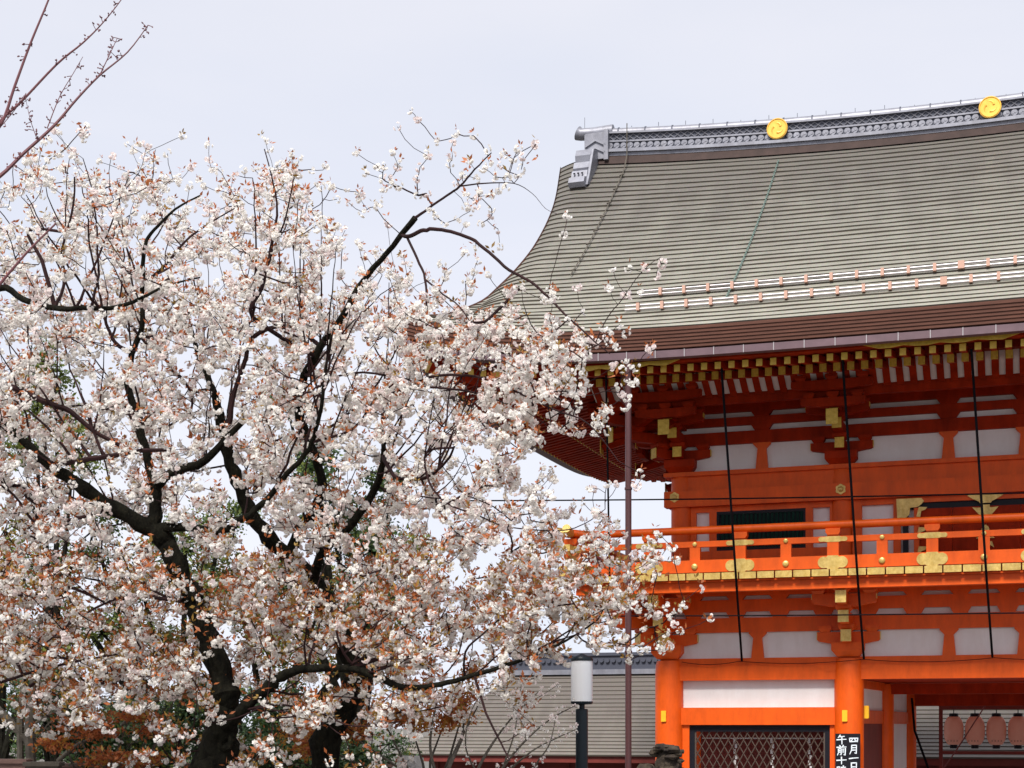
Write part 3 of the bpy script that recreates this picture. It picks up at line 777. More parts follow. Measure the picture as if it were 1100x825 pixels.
# under-boards of the verges + verge edge bands + side slopes + gables
for sx in (0, 1):
    q = MB()
    for back in (0, 1):
        n = 40; top = []; bot = []; inn = []
        for k in range(n+1):
            y = -EO+.02+(CY+EO-.02)*k/n; x = xl(y)
            th = .34*min(1, .15+(y+EO)/1.6)
            top.append((x-.02, y, surf(x, y)+.045)); bot.append((x+.05, y, surf(x, y)-th)); inn.append((x+.9, y+(.0), surf(min(x+.9, 0), y)-th*.9))
        V = top+bot+inn
        if sx: V = [(2*CX-a, b, c) for a, b, c in V]
        if back: V = [(a, 2*CY-b, c) for a, b, c in V]
        m_ = n+1
        q.add(V, [(k, k+1, k+1+m_, k+m_) for k in range(n)]+[(k+m_, k+1+m_, k+1+2*m_, k+2*m_) for k in range(n)])
    q.build('verge', 'roofb', roof)
q = MB()
for sx in (0, 1):
    ncol = 44; nr = 9
    for r in range(nr):
        A_ = []; B_ = []; C_ = []
        for k in range(ncol+1):
            s = k/ncol
            for (t, L_, dz, dx) in ((r, A_, -.012, .012), (r, B_, .046, -.012), (r+1, C_, .004, .01)):
                ins = t*.275*.9; xx = -EO+ins; y = (-EO+ins)+(2*(CY+EO-ins))*s
                tt = ins/(CY+EO); L_.append((xx+dx, y, prof(tt)+fl(xx, y)*(1-.2*tt)+dz))
        V = A_+B_+C_; m_ = ncol+1
        if sx: V = [(2*CX-a, b, c) for a, b, c in V]
        o = len(q.v); q.v += V
        for k in range(ncol):
            q.f.append((o+k, o+k+m_, o+k+1+m_, o+k+1)); q.m.append(1)
            q.f.append((o+k+m_, o+k+2*m_, o+k+1+2*m_, o+k+1+m_)); q.m.append(0)
q.build('side_slope', ['roof', 'shadow_line'], roof)
q = MB()
for xg in (-2.1, 14.4):
    pts = [(-1.9, 11.5), (8.3, 11.5)] + [(2*CY-y, prof((y+EO)/(CY+EO))-.2) for y in (-1.9, -1, 0, 1, 2, 3.2)] + [(y, prof((y+EO)/(CY+EO))-.2) for y in (2, 1, 0, -1, -1.9)]
    q.prism(pts, xg-.04, xg+.04, 'x')
q.build('gable_wall', 'vermdk', roof)

# ---- ridge
def zr(x): return 15.93+.37*((CX-x)/8.24)**2
def ridge_strip(q, ins0, z0, z1, mi=0, x0=-2.15, n=30):
    X0, X1 = x0, 2*CX-x0
    for k in range(n):
        a = X0+(X1-X0)*k/n; b = X0+(X1-X0)*(k+1)/n
        v = []
        for x in (a, b):
            for (y, z) in ((CY-ins0, z0), (CY+ins0, z0), (CY+ins0, z1), (CY-ins0, z1)): v.append((x, y, z+zr(x)))
        q.add(v, [(0, 4, 5, 1), (1, 5, 6, 2), (2, 6, 7, 3), (3, 7, 4, 0), (0, 1, 2, 3), (7, 6, 5, 4)], mi)
rq = MB()
ridge_strip(rq, .23, -.02, .05); ridge_strip(rq, .29, .052, .115); ridge_strip(rq, .22, .117, .15)
ridge_strip(rq, .17, .15, .5, 1); ridge_strip(rq, .21, .30, .335)
ridge_strip(rq, .24, .485, .52)
rd = rq.build('ridge', ['ridge', 'ridged'], roof)
pts = [(x, CY, zr(x)+.565) for x in np.linspace(-2.2, 2*CX+2.2, 40)]
c_ = MB(); c_.tube(pts, .115, 12); c_.build('ridge_cap', 'ridge', roof, True)
c_ = MB()
for x in np.arange(-1.9, 14.3, .62):
    for r_ in (.122,): c_.tube([(x, CY, zr(x)+.565), (x+.03, CY, zr(x)+.565)], .128, 12)
    c_.box(x+.3, x+.31, CY-.005, CY+.005, zr(x)+.67, zr(x)+.76 if int(x*10) % 3 == 0 else zr(x)+.70)
c_.build('cap_joints', 'ridged', roof)
c_ = MB()
x = -2.05
while x < 14.3:
    z = zr(x); c_.disc(x, CY-.165, z+.225, .066, .03, 14); c_.disc(x+.02, CY-.192, z+.235, .024, .012, 8); c_.disc(x-.025, CY-.192, z+.21, .02, .012, 8)
    for s in (-1, 1): c_.tube([(x-s*.075, CY-.185, z+.345), (x+s*.075, CY-.185, z+.475)], .012, 4)
    x += .155
c_.build('ridge_ornament', 'ridge', roof)
for xd in (1.73, 6.15, 10.57):
    z = zr(xd)+.36; g_ = MB(); g_.disc(xd, CY-.25, z, .225, .05, 36); o = g_.build('ridge_emblem', 'disc', roof)
    h_ = MB()
    n = 36; ring_ = []
    for k in range(n):
        t = 2*PI*k/n; ring_.append((xd+.205*math.cos(t), CY-.305, z+.205*math.sin(t)))
    h_.tube(ring_+[ring_[0]], .008, 6, cap=False)
    for c in range(3):
        t0 = 2*PI*c/3+.5; pts = []; rad = []
        for k in range(11):
            s = k/10; t = t0+s*2.3; r_ = .085+.085*s
            pts.append((xd+r_*math.cos(t), CY-.285, z+r_*math.sin(t))); rad.append(.030*(1-s)+.005)
        h_.tube(pts, rad, 8)
    h_.build('comma_relief', 'disc', o, True)
# brown flashing under the ridge
q = MB()
for y in (-1, 1):
    v = []; n = 30
    for k in range(n+1):
        x = -2.3+(2*CX+4.6)*k/n
        v += [(x, CY+y*.21, zr(x)+.01), (x, CY+y*.28, surf(x, CY-.28)+.05)]
    q.add(v, [(2*k, 2*k+2, 2*k+3, 2*k+1) for k in range(n)])
q.build('ridge_flashing', 'flash', roof)
# ridge-end ornaments (left, mirrored right)
for sx in (0, 1):
    def mx_(mb):
        if sx: mb.v = [(2*CX-a, b, c) for a, b, c in mb.v]; mb.f = [f[::-1] for f in mb.f]
        return mb
    zb = zr(-2.2)
    e = MB()
    e.bbox(-2.62, -2.10, CY-.30, CY+.30, zb-.10, zb+.50, .03)
    e.box(-2.16, -2.06, CY-.34, CY+.34, zb-.14, zb+.54)
    for k in range(2):     # chevrons
        zz = zb+.33-.17*k
        e.prism([(-2.60, zz-.12), (-2.36, zz+.02), (-2.12, zz-.12), (-2.12, zz-.16), (-2.36, zz-.03), (-2.60, zz-.16)], CY-.34, CY-.29)
        e.prism([(-2.60, zz-.12), (-2.36, zz+.02), (-2.12, zz-.12), (-2.12, zz-.16), (-2.36, zz-.03), (-2.60, zz-.16)], CY+.29, CY+.34)
    on = mx_(e).build('ridge_end', 'ridge', roof)
    e = MB(); e.tube([(-2.02, CY, zb+.60), (-2.5, CY, zb+.60), (-2.78, CY, zb+.62), (-2.86, CY, zb+.66)], [.15, .14, .135, .16], 16)
    e.tube([(-2.70, CY, zb+.74), (-2.70, CY, zb+1.0)], .006, 4)
    mx_(e).build('end_roll', 'ridge', on, True)
    # stepped drop ornament hugging the slope in front
    e = MB(); ya = CY-.42
    xx0, xx1 = -2.72, -2.36
    prf = [(ya+.15, zb-.20), (ya+.02, zb-.12), (ya-.12, zb-.16), (ya-.20, zb-.30), (ya-.17, zb-.44), (ya-.26, zb-.46), (ya-.33, zb-.60), (ya-.30, zb-.66), (ya-.40, zb-.68), (ya-.47, zb-.84), (ya-.60, zb-.88), (ya-.66, zb-1.0), (ya-.60, zb-1.08), (ya-.40, zb-1.06), (ya+.05, zb-.80)]
    prf = [(ya+(a-ya)*1.2-.06, zb+(b-zb)*1.12+.20) for a, b in prf]
    e.prism(prf, xx0, xx1, 'x'); 
    e.prism([(ya+.3, zb+.1), (ya-.2, zb+.02), (ya-.52, zb-.62), (ya-.72, zb-.95), (ya-.1, zb-.75)], xx1, xx1+.05, 'x')
    mx_(e).build('drop_ornament', 'ridge', on, False)
    e = MB()
    for dx in (.05, .14, .23): e.tube([(xx0+dx+.03, ya-.655, zb-.66), (xx0+dx+.03, ya-.60, zb-.64)], .018, 8)
    mx_(e).build('ornament_holes', 'black', on)

# ---- snow guards on the roof
def on_roof(x, y, up=.0):
    return Vector((x, y, surf(x, y)+up))
for (yy, xs_) in ((-2.72, .05), (-3.38, -.05)):
    gr = MB(); n = 40
    for dz, dy in ((.10, 0), (.045, -.035)):
        gr.tube([on_roof(xs_+(12.6-2*xs_)*k/n, yy+dy, dz+.03) for k in range(n+1)], .022, 8)
    o = gr.build('snow_guard', 'steel', gate, True)
    x = xs_+.25+(.16 if yy > -3 else 0)
    while x < 12.4:
        c_ = MB(); wd = .028 if abs(x-CX+.5) > .25 else .055
        p0 = on_roof(x, yy, 0); c_.box(x-wd, x+wd, yy-.10, yy+.03, p0.z+.02, p0.z+.155); x += .445; c_.build('guard_clamp', 'clamp', o)
# chain from the ridge emblem down to the snow guards, and lighter ropes on the left
def drape(name, pts, r, m, parent=None, n=5):
    q = MB(); q.tube(pts, r, n); o = q.build(name, m, parent, True); return o
ch = MB()
x0c, y0c, x1c, y1c = 1.80, 2.65, 1.76, -3.2
N = 110
for k in range(N):
    s = k/N; a = on_roof(x0c+(x1c-x0c)*s, y0c+(y1c-y0c)*s, .07); b = on_roof(x0c+(x1c-x0c)*(s+.8/N), y0c+(y1c-y0c)*(s+.8/N), .07)
    of = Vector((.018 if k % 2 else -.018, 0, 0)); ch.tube([a+of, b-of], .011, 4)
ch.build('roof_chain', 'chain', gate)
q = MB(); q.tube([(-1.62, CY-.33, zr(-1.6)+.66), (-1.62, CY-.34, zr(-1.6)-.05)]+[on_roof(-1.62, y, .08) for y in np.linspace(2.6, -1.6, 16)], .012, 5)
for y in np.linspace(2.4, -1.4, 8): q.tube([on_roof(-1.67, y, .08), on_roof(-1.57, y, .1)], .02, 5)
q.build('roof_rope', 'greytwig', gate)

# ---- downpipe to the gutter
def glob(x, y, z): return Vector((3.195+.947*x+.320*y, 31-.320*x+.947*y, z))
dpipe = MB(); dpipe.tube([(.169, -4.02, .2), (.169, -4.02, 9.84)], .056, 14)
for z in (2.2, 4.7, 7.6): dpipe.tube([(.169, -4.02, z), (.169, -4.02, z+.04)], .068, 14)
o = dpipe.build('downpipe', 'pipe', gate, True)

# ---- cables (things of their own)
def cable(a, b, r, sag, label, n=14, group=None, via=None):
    a = glob(*a); b = glob(*b); pts = []
    m_ = glob(*via) if via else None
    for k in range(n+1):
        s = k/n; p_ = a.lerp(b, s); p_.z -= sag*4*s*(1-s)
        if via: p_ = a.lerp(m_, s/.7) if s <= .7 else m_.lerp(b, (s-.7)/.3)
        pts.append(p_)
    q = MB(); q.tube(pts, r, 6); o = q.build('cable', 'cable', None, True); tag(o, label, 'cable', group); return o
cable((1.76, -3.6, 9.74), (1.51, -.17, 4.70), .022, 0, 'thick black cable slanting down from the eave to the wall left of the bracketed column', via=(1.696, -1.86, 6.252))
cable((3.866, -3.6, 9.74), (3.887, -.17, 4.70), .022, 0, 'thick black cable slanting down in front of the column beside the signboard', via=(3.938, -1.86, 6.181))
cable((6.0, -3.6, 9.74), (6.264, -.17, 4.71), .022, 0, 'thick black cable slanting down over the door in the middle of the balcony', via=(6.196, -1.86, 6.109))
cable((-.356, -3.6, 9.76), (-.77, -1.8, 6.3), .018, 0, 'thin black cable dropping to the balcony corner left of the maroon downpipe')
cable((-4.0, -1.9, 7.90), (13, -1.9, 7.43), .015, .08, 'long thin black wire running level across the front just above the balcony doors')
cable((-.6, -1.6, 5.54), (13, -1.6, 5.40), .014, .04, 'thin black wire running level under the balcony floor')
q = MB(); pts = []
for a, b in ((.3, 1.45), (1.45, 3.9), (3.9, 6.3), (6.3, 8.8), (8.8, 12)):
    for k in range(10):
        s = k/10; pts.append(glob(a+(b-a)*s, -.2 if abs(a+(b-a)*s-3.585) > .5 else -.32, 4.69-.06*4*s*(1-s)))
q.tube(pts, .006, 5); tag(q.build('cable', 'cable'), 'very thin wire looping in shallow swags along the lower tie beam', 'cable')

# ---- notice board with brush writing on the second column
sb = empty('signboard', glob(3.60, -.33, 2.305), -A); tag(sb, 'narrow black signboard with white brush characters hung on the vermilion column', 'signboard')
q = MB(); q.bbox(-.24, .235, -.02, .02, -.55, .95, .006); q.build('board', 'black', sb)
strokes = {
 '四': [[(.08,.75),(.10,.2)],[(.08,.75),(.92,.78),(.88,.22)],[(.36,.74),(.34,.5),(.22,.38)],[(.62,.74),(.63,.45),(.78,.44)],[(.12,.25),(.86,.26)]],
 '月': [[(.30,.95),(.28,.45),(.10,.05)],[(.30,.93),(.78,.95),(.76,.12),(.60,.16)],[(.32,.68),(.74,.70)],[(.32,.44),(.74,.46)]],
 '一': [[(.04,.42),(.5,.55),(.96,.62)]],
 '日': [[(.26,.92),(.27,.05)],[(.26,.90),(.78,.93),(.77,.05)],[(.28,.5),(.76,.52)],[(.28,.10),(.76,.10)]],
 '午': [[(.38,.98),(.18,.70)],[(.32,.80),(.80,.84)],[(.03,.46),(.97,.52)],[(.54,.82),(.55,-.02)]],
 '前': [[(.32,.99),(.40,.88)],[(.70,1.0),(.58,.87)],[(.03,.80),(.97,.85)],[(.20,.68),(.20,.30),(.10,.03)],[(.20,.67),(.48,.68),(.47,.08),(.38,.1)],[(.22,.50),(.46,.51)],[(.22,.33),(.46,.34)],[(.66,.66),(.66,.28)],[(.88,.72),(.87,.04),(.74,.08)]],
 '十': [[(.02,.52),(.98,.60)],[(.50,.98),(.51,.02)]],
 '時': [[(.08,.85),(.09,.22)],[(.08,.85),(.34,.87),(.33,.22)],[(.10,.55),(.32,.56)],[(.10,.24),(.32,.25)],[(.48,.82),(.92,.85)],[(.69,.99),(.69,.64)],[(.42,.62),(.99,.65)],[(.42,.42),(.98,.45)],[(.80,.60),(.80,.06),(.68,.10)],[(.54,.32),(.62,.20)]]}
wq = MB()
def brush(chs, x0, ztop, w_, hs):
    z = ztop
    for c, h_ in zip(chs, hs):
        for st in strokes[c]:
            pts = [Vector((x0+p_[0]*w_, -.0245, z-h_+p_[1]*h_)) for p_ in st]
            for i in range(len(pts)-1):
                a, b = pts[i], pts[i+1]; d = b-a; nrm = Vector((-d.z, 0, d.x)).normalized()
                ra = .012 if i == 0 else .0095; rb = .007 if i == len(pts)-2 else .0095
                a2 = a-d.normalized()*.006; b2 = b+d.normalized()*.006
                wq.add([a2+nrm*ra, b2+nrm*rb, b2-nrm*rb, a2-nrm*ra]+[p_+Vector((0, .004, 0)) for p_ in (a2+nrm*ra, b2+nrm*rb, b2-nrm*rb, a2-nrm*ra)],
                       [(0, 1, 2, 3), (0, 4, 5, 1), (1, 5, 6, 2), (2, 6, 7, 3), (3, 7, 4, 0)])
        z -= h_+.028
brush('四月一日', .02, .89, .185, (.125, .19, .09, .19)); brush('午前十時', -.215, .925, .19, (.175, .195, .14, .20))
wq.build('brush_writing', 'cal', sb)

# ---- paper lanterns in their rack behind the gate opening
rk = empty('lantern_rack', glob(4.9, 8.0, 0), -A); tag(rk, 'dark red timber rack that holds the row of pink paper lanterns behind the gate opening', 'rack')
q = MB(); q.box(-.04, 4.3, -.05, .05, 3.80, 3.95); part('top_bar', q, 'darkred', parent=rk)
q = MB(); q.box(-.04, 4.3, -.04, .04, 2.72, 2.80); part('bottom_bar', q, 'darkred', parent=rk)
for x in (0, 4.2):
    q = MB(); q.box(x-.045, x+.045, -.045, .045, 0, 3.94); part('post', q, 'darkred', parent=rk)
lab = ['pale pink paper lantern at the left end of the rack', 'pink paper lantern second from the left post of the rack', 'darker pink paper lantern third from the left post of the rack', 'pink paper lantern fourth from the left post of the rack', 'pink paper lantern cut by the right edge of the photo']
for i in range(5):
    ln = empty('paper_lantern', glob(4.9+.30+.492*i, 8.0-.0, 3.29), -A+random.uniform(-.2, .2)); tag(ln, lab[i], 'lantern', 'paper lanterns hung in a rack behind the gate')
    b = MB(); pf = []
    for k in range(21):
        s = -1+2*k/20; r_ = .228*(1-abs(s)**3.2*.45); pf.append((r_+(.004 if k % 2 else 0), s*.34))
    b.lathe(pf, 0, 0, 20); b.build('shade', 'lantern', ln, True)
    b = MB()
    for dx in (-.12, -.05, .02, .09):
        for dz in (-.235, -.26): b.box(dx, dx+.03, -.23, -.215, dz, dz+.008)
    b.build('pattern_marks', 'darkred', ln)
    b = MB(); b.lathe([(.105, .33), (.11, .34), (.11, .41), (.10, .42)], 0, 0, 16); b.tube([(0, 0, .42), (0, 0, .52)], .012, 5); b.build('top_hoop', 'black', ln)
    b = MB(); b.lathe([(.085, -.43), (.09, -.42), (.09, -.35), (.08, -.33)], 0, 0, 16); b.build('bottom_hoop', 'black', ln)
# ropes in the passage
q = MB(); q.tube([glob(6.0, 7.0, 3.95), glob(5.35, 6.9, 2.9), glob(4.9, 6.8, 2.2)], .016, 5); tag(q.build('rope', 'darkred'), 'dark red rope slanting across the left end of the lantern rack', 'rope')
q = MB(); q.tube([glob(4.35, 6.1, 4.05), glob(4.42, 6.0, 3.3), glob(4.75, 5.8, 2.4)], .03, 6); tag(q.build('rope', 'cable'), 'dark rope hanging beside the inner post of the gate passage', 'rope')
# paving under the gate
q = MB(); q.box(-3, 15.5, -5, 22, 0, .02, M4=Matrix.Translation((3.195, 31, 0)) @ Matrix.Rotation(-A, 4, 'Z')); tag(q.build('paving', 'pave'), kind='structure')

# ================================================================== BUILDINGS BEHIND
def hall(name, label, x0, x1, y0, y1, ze, zr_, hipl, m, rows, wallm='darkred', ridge_h=.45, ovh=1.0):
    """hipped hall in the gate's frame; eave line rectangle x0..x1,y0..y1, courses modelled"""
    h = empty(name, glob(x0, y0, 0), -A); tag(h, label, 'building')
    q = MB(); W_ = x1-x0; D_ = y1-y0; ym = D_/2
    for side in (0, 1):
        for r in range(rows):
            t0, t1 = r/rows, (r+1)/rows
            def ln(t, dz, dy):
                z = ze+(zr_-ze)*(.8*t+.2*t*t)+dz; y = t*ym+dy; a = hipl*t; b = W_-hipl*t
                if side: y = D_-y
                return [(a, y, z), (b, y, z)]
            v = ln(t0, -.02, .02)+ln(t0, .028, 0)+ln(t1, 0, .01)
            fs = [(0, 1, 3, 2), (2, 3, 5, 4)]
            q.add(v, [fs[0]], 1); q.add(v, [fs[1]], 0)
    for side in (0, 1):
        for r in range(rows):
            t0, t1 = r/rows, (r+1)/rows
            def ln2(t, dz):
                z = ze+(zr_-ze)*(.8*t+.2*t*t)+dz; x = hipl*t; 
                if side: x = W_-x
                return [(x, t*ym, z), (x, D_-t*ym, z)]
            v = ln2(t0, -.02)+ln2(t0, .028)+ln2(t1, 0)
            q.add(v, [(0, 2, 3, 1)], 1); q.add(v, [(2, 4, 5, 3)], 0)
    rf = q.build('roof', [m, 'shadow_line'], h)
    q = MB(); q.box(hipl-.2, W_-hipl+.2, ym-.25, ym+.25, zr_-.02, zr_+.12); q.box(hipl-.1, W_-hipl+.1, ym-.17, ym+.17, zr_+.12, zr_+ridge_h)
    q.box(hipl-.2, W_-hipl+.2, ym-.23, ym+.23, zr_+ridge_h, zr_+ridge_h+.1)
    x = hipl
    while x < W_-hipl: q.tube([(x, ym-.24, zr_+ridge_h-.16), (x, ym+.24, zr_+ridge_h-.16)], .07, 8); x += .2
    q.build('ridge', 'ridged', rf)
    q = MB(); q.box(hipl-.25, W_-hipl+.25, ym-.30, ym-.25, zr_-.16, zr_-.0); q.build('ridge_base', 'ridge', rf)
    q = MB(); q.box(ovh, W_-ovh, ovh, D_-ovh, 0, ze+.1); q.build('wall', wallm, h)
    q = MB(); q.box(.1, W_-.1, .1, .2, ze-.22, ze-.02); q.box(.1, W_-.1, D_-.2, D_-.1, ze-.22, ze-.02); q.box(.1, .2, .2, D_-.2, ze-.22, ze-.02); q.box(W_-.2, W_-.1, .2, D_-.2, ze-.22, ze-.02)
    for k in range(int(W_/.5)): q.box(.4+k*.5, .48+k*.5, .2, D_-.2, ze-.16, ze-.06)
    q.build('eave_frame', 'darkred', h)
    q = MB()
    for k in range(int((W_-2*ovh)/2.2)+1): q.box(ovh+k*2.2-.1, ovh+k*2.2+.1, ovh-.06, ovh+.02, 0, ze)
    q.build('posts', 'darkred', h)
    return h
# low hall to the left behind the pole
hall('shrine_hall', 'long low shrine hall with weathered grey layered roof left of the gate', -12.2, 9.0, 14.5, 21.5, 2.5, 5.25, 2.9, 'roof2', 22)
hall('shrine_hall', 'pale green roofed hall seen through the gate opening behind the lanterns', 2.5, 30.0, 24.0, 42.0, 2.1, 8.4, 5.0, 'roof3', 46)

# ================================================================== LAMP, STONES, WALL
def gz(p): return gh(p.x, p.y)
lp_ = at(625, 780, 22); lamp = empty('lamp_post', (lp_.x, lp_.y, gh(lp_.x, lp_.y))); tag(lamp, 'black lamp post with a white cylindrical shade beside the maroon downpipe', 'lamp post')
zb = 3.4+(780-825)/F*22-gh(lp_.x, lp_.y); K = 22/F
def zl(v): return 3.4+(780-v)*K-gh(lp_.x, lp_.y)
q = MB(); q.lathe([(.13, 0), (.13, .12), (6.6*K, .14), (6.6*K, zl(762)), (6.0*K, zl(761.5))], 0, 0, 16); q.build('post', 'lampb', lamp, True)
q = MB(); q.lathe([(3.2*K, zl(762)), (3.2*K, zl(757)), (11.0*K, zl(756.5)), (11.9*K, zl(755)), (11.9*K, zl(753.5))], 0, 0, 20); q.build('collar', 'lampb', lamp, True)
q = MB(); q.lathe([(11.5*K, zl(753.5)), (11.6*K, zl(750)), (11.6*K, zl(712)), (11.3*K, zl(709.5))], 0, 0, 28); q.build('shade', 'lampw', lamp, True)
q = MB(); q.lathe([(12*K, zl(710)), (12.2*K, zl(708.6)), (11*K, zl(706)), (4*K, zl(703.5)), (1*K, zl(702))], 0, 0, 24); q.build('cap', 'lampb', lamp, True)

def rock(name, label, cat, base, h, w_, m, seed, lumps=22):
    rr = random.Random(seed); q = MB(); n = 16; ringn = 14
    r0 = []
    for i in range(ringn+1):
        z = h*i/ringn; 
        for k in range(n):
            t = 2*PI*k/n; s = 1+.10*math.sin(i*1.9+k*2.3+seed)+.12*rr.uniform(-1, 1)
            rad = w_/2*s*(1 if i < ringn-1 else (.8 if i == ringn-1 else .45))
            q.v.append((rad*math.cos(t), rad*math.sin(t), z+rr.uniform(-.02, .02)))
    for i in range(ringn):
        for k in range(n): q.f.append((i*n+k, i*n+(k+1) % n, (i+1)*n+(k+1) % n, (i+1)*n+k)); q.m.append(0)
    q.f.append(tuple(ringn*n+k for k in range(n))); q.m.append(0)
    for _ in range(lumps):
        a = rr.uniform(0, 2*PI); z = rr.uniform(h*.6, h); c = Vector((math.cos(a)*w_*.46, math.sin(a)*w_*.46, z)); s = rr.uniform(.03, .07)
        vv = []; 
        for i in range(1, 4):
            for k in range(6):
                th = PI*i/4; ph = 2*PI*k/6; j = rr.uniform(.7, 1.25); vv.append(c+Vector((math.sin(th)*math.cos(ph)*s*1.3*j, math.sin(th)*math.sin(ph)*s*1.3*j, math.cos(th)*s*.8*j)))
        q.add(vv, [(i*6+k, i*6+(k+1) % 6, (i+1)*6+(k+1) % 6, (i+1)*6+k) for i in range(2) for k in range(6)]+[(0, 1, 2, 3, 4, 5), (17, 16, 15, 14, 13, 12)])
    o = q.build(name, m, None, False, base); tag(o, label, cat); return o
b_ = at(718, 780, 16); rock('stone_pillar', 'rough dark lava stone pillar in front of the left gate column', 'stone', (b_.x, b_.y, gh(b_.x, b_.y)), 3.4-21/F*16-gh(b_.x, b_.y), .27, 'stone', 3, 30)
b_ = at(694, 780, 16.3); rock('boulder', 'low dark rough boulder beside the lava stone pillar', 'stone', (b_.x, b_.y, gh(b_.x, b_.y)), 3.4-42/F*16.3-gh(b_.x, b_.y), .34, 'stone', 9, 12)
b_ = at(441, 780, 24); sl = empty('stone_marker', (b_.x, b_.y, gh(b_.x, b_.y))); tag(sl, 'pale carved stone marker with a round motif low behind the blossoms', 'stone marker')
zz = 3.4-32/F*24-gh(b_.x, b_.y); q = MB(); q.prism([(-.19, 0), (.19, 0), (.20, zz-.05), (.15, zz), (-.15, zz), (-.20, zz-.05)], -.12, .12); q.build('slab', 'pale_stone', sl)
q = MB(); q.tube([(.09*math.cos(t), -.125, zz-.12+.07*math.sin(t)) for t in np.linspace(0, 2*PI, 17)], .014, 5); q.disc(0, -.12, zz-.12, .03, .02, 10); q.build('round_motif', 'pale_stone', sl)
# low walls at the lower left
def lowwall(u0, u1, vtop, Y, label, m, capm):
    a = at(u0, vtop, Y); b = at(u1, vtop, Y); g0 = min(gh(a.x, Y), gh(b.x, Y))-.05
    h = empty('garden_wall', (a.x, Y, g0)); tag(h, label, 'wall'); L_ = b.x-a.x; H_ = a.z-g0
    q = MB(); q.box(0, L_, 0, .2, 0, H_-.06); q.build('body', m, h)
    q = MB(); q.bbox(-.03, L_+.03, -.04, .24, H_-.06, H_, .01); q.build('coping', capm, h)
lowwall(-120, 27, 815.5, 21.5, 'low brown garden wall at the far left', 'brick', 'brick')
lowwall(27.5, 62, 818.5, 21.2, 'short grey stone pier beside the brown garden wall', 'greytwig', 'greytwig')
lowwall(60, 420, 820, 26, 'long brown wall running behind the cherry trunks', 'brick', 'brick')

# ================================================================== TREES
GRID_U = list(range(-100, 800, 50))
GRID = {  # crown density, from the photograph: rows v, columns u=-100..750
 100: [0,0, 0,0,0,0,0,0,0,0,0,0,0,0,0,0,0,0],
 130: [1,1, 0,3,1,0,0,0,0,0,0,0,0,0,0,0,0,0],
 160: [2,2, 2,5,4,5,3,0,4,1,0,0,0,0,0,0,0,0],
 200: [3,3, 4,6,6,7,4,5,7,4,0,0,0,0,0,0,0,0],
 240: [5,5, 5,7,7,7,6,7,7,6,2,0,0,0,0,0,0,0],
 280: [6,6, 6,7,8,8,8,8,8,8,5,2,1,1,0,0,0,0],
 320: [7,7, 7,8,8,8,8,9,9,9,8,5,3,2,2,0,0,0],
 360: [8,8, 8,7,8,9,9,9,9,9,9,9,9,8,6,2,0,0],
 400: [8,8, 8,8,8,8,8,9,9,9,9,9,9,9,8,4,0,0],
 440: [8,8, 8,8,8,8,8,8,8,8,8,9,9,9,5,1,0,0],
 480: [8,8, 8,8,7,7,7,6,8,8,8,7,8,6,1,0,0,0],
 520: [8,8, 8,7,7,8,7,5,8,8,7,7,6,4,1,1,0,0],
 560: [6,6, 6,6,6,7,5,5,6,7,7,7,6,5,3,2,0,0],
 600: [7,7, 7,6,6,6,5,6,6,6,6,7,8,8,8,8,2,0],
 640: [8,8, 8,7,7,6,7,8,8,7,8,9,9,9,9,7,2,0],
 680: [8,8, 8,8,8,8,7,7,8,9,9,9,9,8,7,5,3,0],
 720: [7,7, 7,7,8,8,8,4,5,5,7,7,5,3,1,0,0,0],
 760: [3,3, 2,3,5,3,2,3,5,6,6,5,2,1,0,0,0,0],
 800: [0,0, 0,0,2,2,2,4,5,4,3,1,0,0,0,0,0,0],
 840: [0,0, 0,0,1,1,1,3,3,2,1,0,0,0,0,0,0,0]}
GV = sorted(GRID)
def dens(u, v):
    if u < -100 or u > 749 or v < 100 or v > 839: return 0
    i = int((u+100)//50); fu = (u+100)/50-i
    j = max(k for k in range(len(GV)-1) if GV[k] <= v); fv = (v-GV[j])/(GV[j+1]-GV[j])
    a, b = GRID[GV[j]], GRID[GV[j+1]]
    return (a[i]*(1-fu)+a[i+1]*fu)*(1-fv)+(b[i]*(1-fu)+b[i+1]*fu)*fv

